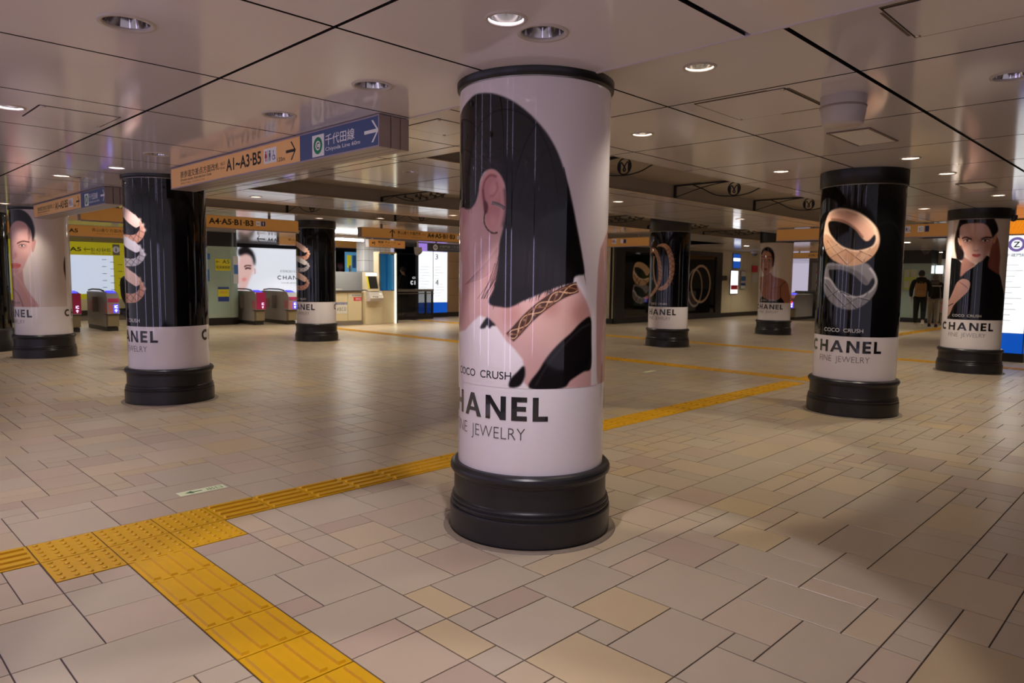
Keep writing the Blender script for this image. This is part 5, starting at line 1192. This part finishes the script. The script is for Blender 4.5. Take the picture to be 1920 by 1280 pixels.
cx = lambda u: on_y(u, 530, 22.6)[0]-15.0; czz = lambda v: on_y(778, v, 22.6)[2]
V, F = stroke_letters('CHANEL', cx(769.5), cx(769.5)+(cx(783.5)-cx(769.5))*2.6, czz(533.5), czz(526), .045); MB().add([(x, -.004, z) for x, z in V], F).obj('lettering', mat('lit_white_letters', (230,230,235), .4, emit=.8), t); word(t, 'COCO CRUSH', cx(773), cx(773)+1.05, czz(522.5), czz(518.8), MATS['lit_white_letters'], -.004, .02)
MB().box(1.5, 4.4, -.03, 0, 2.28, 2.31).obj('picture_rail', M_STEEL, t)
t = thing('stair_railing', 'glass stair railing with steel handrail below the lit pillar', 'railing', (13.55, 18.75, 0)); M_SMOKE = mat('smoked_glass', (40,40,42), .05, alpha=.55)
MB().box(0, 1.62, .02, .04, .12, .92).obj('glass', M_SMOKE, t); MB().box(-.02, 1.66, 0, .06, .92, 1.0, bev=.015).obj('handrail', M_STEEL, t); MB().box(0, 1.64, .005, .055, .0, .12).obj('foot_rail', mat('dark_steel2', (50,48,48), .3, metal=.6), t)
for x in (0., 1.30, 1.58): MB().box(x, x+.05, .005, .055, .12, .92).obj('post', MATS['dark_steel2'], t)
MB().box(-.02, 1.66, .0, .06, .84, .87).obj('under_rail', M_STEEL, t)
t = thing('cctv_camera', 'white bullet camera hanging left of the lit map pillar', 'camera', tuple(on_y(783, 455, 18.6)[:2])+(Z2-.004,))
MB().box(-.02, .02, -.02, .02, -.2, 0).obj('stem', M_WHITE, t); MB().prism([(-.10,-.2),(.12,-.2),(.14,-.36),(.0,-.46),(-.06,-.42)], 'y', -.07, .07).obj('housing', M_GATE, t); MB().lathe([(0,-.44),(.045,-.43),(.06,-.38)], 14, (.03,-.02)).obj('lens', M_BLACK, t)
t = thing('black_pillar', 'black pillar cut off by the left frame edge', 'pillar', (2.36, 15.6, 0)); MB().lathe([(.50,0),(.50,.16),(.46,.2),(.46,.36),(.43,.4)], 40).obj('base', M_BASE, t); MB().lathe([(.42,.4),(.42,2.45)], 40).obj('shaft', M_WRAPB, t)
# far right: glass office with posters, tiled pier
t = thing('glass_booth', 'pale glass booth with green posters behind the two walkers', 'booth', (28.2, 8.9, 0), FACE_X); MB().box(0, 1.75, 0, .8, .16, 2.1).obj('glass_front', M_MINT, t); MB().box(0, 1.75, -.02, .8, 0, .16).obj('plinth', M_BLACK, t); MB().box(0, 1.75, -.01, .8, 2.1, 2.57).obj('head', M_DARKW, t)
bu = lambda u: 8.9-on_x(u, 530, 28.2)[1]; bv = lambda v: on_x(1705, v, 28.2)[2]
flat(t, 'poster', bu(1694), bu(1718.5), bv(543), bv(505), mat('green_poster', (190,206,96), .5), -.006, .004); 
for a in ((1696,506,1704,519),(1707,506,1716,519),(1696,527,1704,539),(1707,527,1716,539)): flat(t, 'poster_picture', bu(a[0]), bu(a[2]), bv(a[3]), bv(a[1]), M_PAPER, -.009, .003)
t = thing('tiled_pier', 'grey tiled pier behind the right walker', 'pillar', (29.0, 7.05, 0), FACE_X); MB().box(.01, 1.5, .02, .7, 0, 2.565).obj('core', M_GATED, t)
tg = MB().box(.005, .245, 0, .02, .005, .32).mesh('pier_tile', mat('grey_glazed_tile', (176,166,152), .25, obj_var=.04))
for r in range(7):
    for k in range(6): link('pier_tile', tg, t, loc=(.25*k, 0, .325*r))
t = thing('flush_sign', 'small lit white sign between the booth and the tiled pier', 'sign', (28.6, 7.11, 1.75), FACE_X); MB().box(0, .2, 0, .1, 0, .28).obj('panel', M_LITW, t); MB().box(.0, .2, 0, .1, -1.75, 0).obj('stand', M_GREYW, t)
t = thing('dome_camera', 'small dark dome camera under the ceiling above the two walkers', 'camera', tuple(on_x(1737, 455, 26.5)[:2])+(Z2-.004,)); MB().lathe([(.17,0),(.16,-.06),(.13,-.08)], 20).obj('housing', M_SIGNBX, t); MB().lathe([(.12,-.075),(.1,-.15),(.05,-.19),(0,-.195)], 20).obj('dome', MATS['camera_dome'], t)

t = thing('tube_light', 'white fluorescent tube fitting under the ceiling left of the tiled pillar', 'ceiling light', (11.2, 18.0, Z2-.115))
MB().box(-.75, .75, -.08, .08, .03, .1, bev=.01).obj('tray', M_WHITE, t); MB().tube([(-.72,0,.0),(.72,0,.0)], .03, 10).obj('tube', mat('fluorescent_tube', (1.0,1.0,.96), .4, emit=14.0), t)
ld = bpy.data.lights.new('tube_glow', 'AREA'); ld.shape = 'RECTANGLE'; ld.size = 1.4; ld.size_y = .06; ld.energy = 34; ld.color = (1, .98, .92); link('tube_glow', ld, t, loc=(0, 0, -.04))
# ------------------------------------------------------------------ people
def skin_obj(name, V, E, R, m, parent, root=0, sub=2):
    me = bpy.data.meshes.new(name); me.from_pydata(V, E, []); me.materials.append(m)
    o = link(name, me, parent)
    md = o.modifiers.new('skin', 'SKIN'); md.use_smooth_shade = True; md.branch_smoothing = .6
    lay = me.skin_vertices[0].data if me.skin_vertices else None
    if lay is None:
        bm = bmesh.new(); bm.from_mesh(me); bm.verts.layers.skin.verify(); bm.to_mesh(me); bm.free(); lay = me.skin_vertices[0].data
    for i, r in enumerate(R):
        lay[i].radius = r if isinstance(r, tuple) else (r, r); lay[i].use_root = (i == root)
    s = o.modifiers.new('smooth', 'SUBSURF'); s.levels = sub; s.render_levels = sub
    return o
M_SKIN = mat('skin_tone', (200,156,130), .5); M_HAIRD = mat('dark_hair', (22,18,17), .5); M_CLOTHB = mat('black_cloth', (20,19,21), .8, noise=.15, nscale=14); M_SOLE = mat('white_rubber', (206,202,192), .6)
def person(label, loc, rz, h=1.72, jacket=None, trousers=None, shoe=None, hair=None, stride=(.18,-.2), lift=0.0, arms=((.05,.12),(-.03,.05)), hood=None, stripe=None):
    """faces local +y"""
    t = thing('person', label, 'person', (loc[0], loc[1], 0), rz, 'people in the hall'); t.scale = (h/1.74,)*3
    jm, tm, sm, hm = jacket or M_CLOTHB, trousers or M_CLOTHB, shoe or M_BLACK, hair or M_HAIRD
    kn = [(.10, s*.55+.05, .50) for s in stride]; an = [(.10, s, .10) for s in stride]
    if lift: an[1] = (.10, stride[1]-.10, .10+lift); kn[1] = (.10, stride[1]*.35+.06, .49)
    L = lambda k, p: ((-1 if k == 0 else 1)*p[0], p[1], p[2])
    V = [(0,0,.95),(0,0,1.10),(0,.0,1.28),(0,-.005,1.43),(0,.01,1.52),(0,.03,1.60),(0,.03,1.68)]; E = [(0,1),(1,2),(2,3),(3,4),(4,5),(5,6)]
    R = [(.14,.10),(.13,.095),(.155,.105),(.09,.07),(.05,.05),(.078,.092),(.066,.08)]
    legs, armsV = [], []
    for k in (0, 1):
        i = len(V); V += [L(k,(.085,0,.90)), L(k,kn[k]), L(k,an[k]), L(k,(an[k][0],an[k][1]+.15,max(.035,an[k][2]-.06-lift*(k==1)*.6)))]; E += [(0,i),(i,i+1),(i+1,i+2),(i+2,i+3)]; R += [.09,.058,.042,.036]
        i = len(V); V += [L(k,(.185,0,1.41)), L(k,(.245,arms[k][0]-.03,1.13)), L(k,(.24,arms[k][1],.89))]; E += [(3,i),(i,i+1),(i+1,i+2)]; R += [.056,.042,.028]
    skin_obj('body', V, E, R, M_SKIN, t)
    # trousers
    V2 = [(0,0,.96)]; E2 = []; R2 = [(.155,.115)]
    for k in (0, 1):
        i = len(V2); kk, aa = L(k,kn[k]), L(k,an[k]); V2 += [L(k,(.09,0,.88)), kk, (aa[0],aa[1],aa[2]+.02)]; E2 += [(0,i),(i,i+1),(i+1,i+2)]; R2 += [.108,.08,.068]
    skin_obj('trousers', V2, E2, R2, tm, t)
    V3 = [(0,0,.86),(0,0,1.05),(0,-.005,1.28),(0,-.01,1.44)]; E3 = [(0,1),(1,2),(2,3)]; R3 = [(.175,.135),(.17,.13),(.185,.135),(.10,.085)]
    for k in (0, 1):
        i = len(V3); V3 += [L(k,(.195,0,1.41)), L(k,(.26,arms[k][0]-.03,1.13)), L(k,(.25,arms[k][1]-.01,.93))]; E3 += [(3,i),(i,i+1),(i+1,i+2)]; R3 += [.078,.065,.052]
    skin_obj('jacket', V3, E3, R3, jm, t, root=1)
    for k in (0, 1):
        a = L(k, an[k]); b = MB(); up = lift if k == 1 else 0
        P = [(-.045,-.07),(.045,-.07),(.052,.06),(.045,.17),(0,.205),(-.045,.17),(-.052,.06)]
        lo = [(a[0]+x, a[1]+y, a[2]-.10+(-.3*up*(y) if up else 0)+(up*.0)) for x, y in P]; hi = [(a[0]+x*.82, a[1]+y*.86, a[2]-.03+(.03 if y < .05 else 0)-(.3*up*y if up else 0)) for x, y in P]
        b.add(lo+hi, [list(range(7))[::-1], list(range(7, 14))]+[(i, (i+1) % 7, 7+(i+1) % 7, 7+i) for i in range(7)]); sh = b.obj('shoe', sm, t)
        MB().add([(p[0], p[1], p[2]) for p in lo]+[(p[0], p[1], p[2]+.022) for p in lo], [list(range(7))[::-1]]+[(i, (i+1) % 7, 7+(i+1) % 7, 7+i) for i in range(7)]).obj('sole', M_SOLE if sm is M_SOLE else M_BLACK, sh)
        # hand with five fingers
        w = L(k, (.24, arms[k][1], .89)); sg = -1 if k == 0 else 1
        HV = [w, (w[0], w[1]+.01, w[2]-.055), (w[0], w[1]+.015, w[2]-.085)]; HE = [(0,1),(1,2)]; HR = [.022,(.016,.034),(.014,.034)]
        for q, ln in enumerate((.062,.072,.068,.052)):
            y0 = w[1]+.045-.022*q; i = len(HV); HV += [(w[0], y0, w[2]-.095), (w[0]-sg*.006, y0, w[2]-.095-ln*.5), (w[0]-sg*.02, y0-.004, w[2]-.095-ln)]; HE += [(2,i),(i,i+1),(i+1,i+2)]; HR += [.0095,.0085,.007]
        i = len(HV); HV += [(w[0]-sg*.008, w[1]+.05, w[2]-.055), (w[0]-sg*.016, w[1]+.066, w[2]-.088)]; HE += [(1,i),(i,i+1)]; HR += [.0105,.008]
        skin_obj('hand', HV, HE, HR, M_SKIN, t, sub=1)
    # hair cap: covers crown and nape, leaves the face free
    b = MB(); n = 18; V4, F4 = [], []
    for r in range(8):
        ph = r/7*math.pi*.72
        for k in range(n):
            a = 2*math.pi*k/n; y = math.sin(ph)*math.sin(a); drop = .55 if y > .2 else 1.0
            z = math.cos(ph) if y <= .35 else max(math.cos(ph), .25)
            V4.append((.092*math.sin(ph)*math.cos(a), .018+.108*y, 1.645+.112*z))
    for r in range(7):
        for k in range(n): F4.append((r*n+k, r*n+(k+1) % n, (r+1)*n+(k+1) % n, (r+1)*n+k))
    b.add(V4, F4, 0, True); b.obj('hair', hm, t)
    f = MB(); f.lathe([(0,.0),(.008,.004),(.010,.012),(.0,.022)], 8, (0,.128)); 
    nose = MB().add([(-.012,.118,1.605),(.012,.118,1.605),(0,.146,1.608),(0,.118,1.648)], [(0,1,2),(1,3,2),(3,0,2),(0,3,1)]).obj('nose', M_SKIN, t)
    for s in (-1, 1):
        MB().box(s*.032-.012, s*.032+.012, .112, .122, 1.640, 1.650).obj('eye', M_HAIRD, t); MB().prism([(-.005,1.60),(.012,1.60),(.02,1.65),(-.005,1.655)], 'x', s*.078-.006, s*.078+.006).obj('ear', M_SKIN, t)
    MB().box(-.022, .022, .112, .120, 1.572, 1.58).obj('mouth', mat('lips', (160,92,86), .5), t)
    if hood: MB().lathe([(.12,1.40),(.15,1.44),(.14,1.50),(.10,1.54),(.07,1.53)], 20, (0,-.02)).obj('hood', hood, t)
    if stripe: MB().lathe([(.0,0)], 3) ; MB().prism([(-.20,1.335),(.20,1.335),(.20,1.368),(-.20,1.368)], 'y', -.152, -.132).obj('stripe', stripe, t)
    return t
fwd = lambda dx, dy: math.atan2(dy, dx)-math.pi/2
pw = on_z(1722, 614, 0); rz = fwd(1, .25)
t = person('person walking away in black with a brown backpack at the right', pw, rz, 1.80, shoe=M_SOLE, stride=(.14,-.16), lift=.12, hood=M_CLOTHB)
bp = thing('backpack', 'brown backpack on the left walker', 'backpack', (pw[0]+.19*math.cos(rz-math.pi/2)-0, pw[1], 0), rz)
bp.location = (pw[0]-.31*math.cos(rz+math.pi/2), pw[1]-.31*math.sin(rz+math.pi/2), .98)
M_BRN = mat('brown_canvas', (146,110,72), .8, noise=.1, nscale=20)
MB().box(-.16, .16, -.10, .08, 0, .42, bev=.06).obj('bag', M_BRN, bp); MB().box(-.12, .12, -.14, -.09, .04, .22, bev=.02).obj('front_pocket', M_BRN, bp); MB().tube([(-.03,0,.42),(-.03,0,.46),(.03,0,.46),(.03,0,.42)], .008, 6).obj('loop', M_BRN, bp)
for s in (-1, 1): MB().tube([(s*.10,.07,.36),(s*.11,.09,.42),(s*.12,.10,.45)], .018, 6).obj('strap', M_BRN, bp)
p2_ = on_z(1748, 612.5, 0)
person('person walking away in pale trousers and a black jacket with a white stripe', p2_, fwd(1, .2), 1.70, trousers=mat('pale_grey_cloth', (150,144,134), .8, noise=.1, nscale=14), hair=mat('grey_hair', (110,104,100), .6), stride=(.12,-.12), hood=mat('grey_cloth', (96,92,90), .8), stripe=mat('pale_stripe', (206,202,190), .6))
person('person in black standing behind the stair railing', (15.02, 20.2, 0), fwd(-.5, 1), 1.74, stride=(.02,-.02))
pl = on_z(258, 690, 0)
person('person in a dark puffy coat almost hidden behind the left black ring column', pl, fwd(.9, .5), 1.62, jacket=mat('puffy_black', (18,17,19), .7), trousers=mat('grey_denim', (70,72,78), .8), stride=(.16,-.18), arms=((.1,.2),(-.05,.0)))
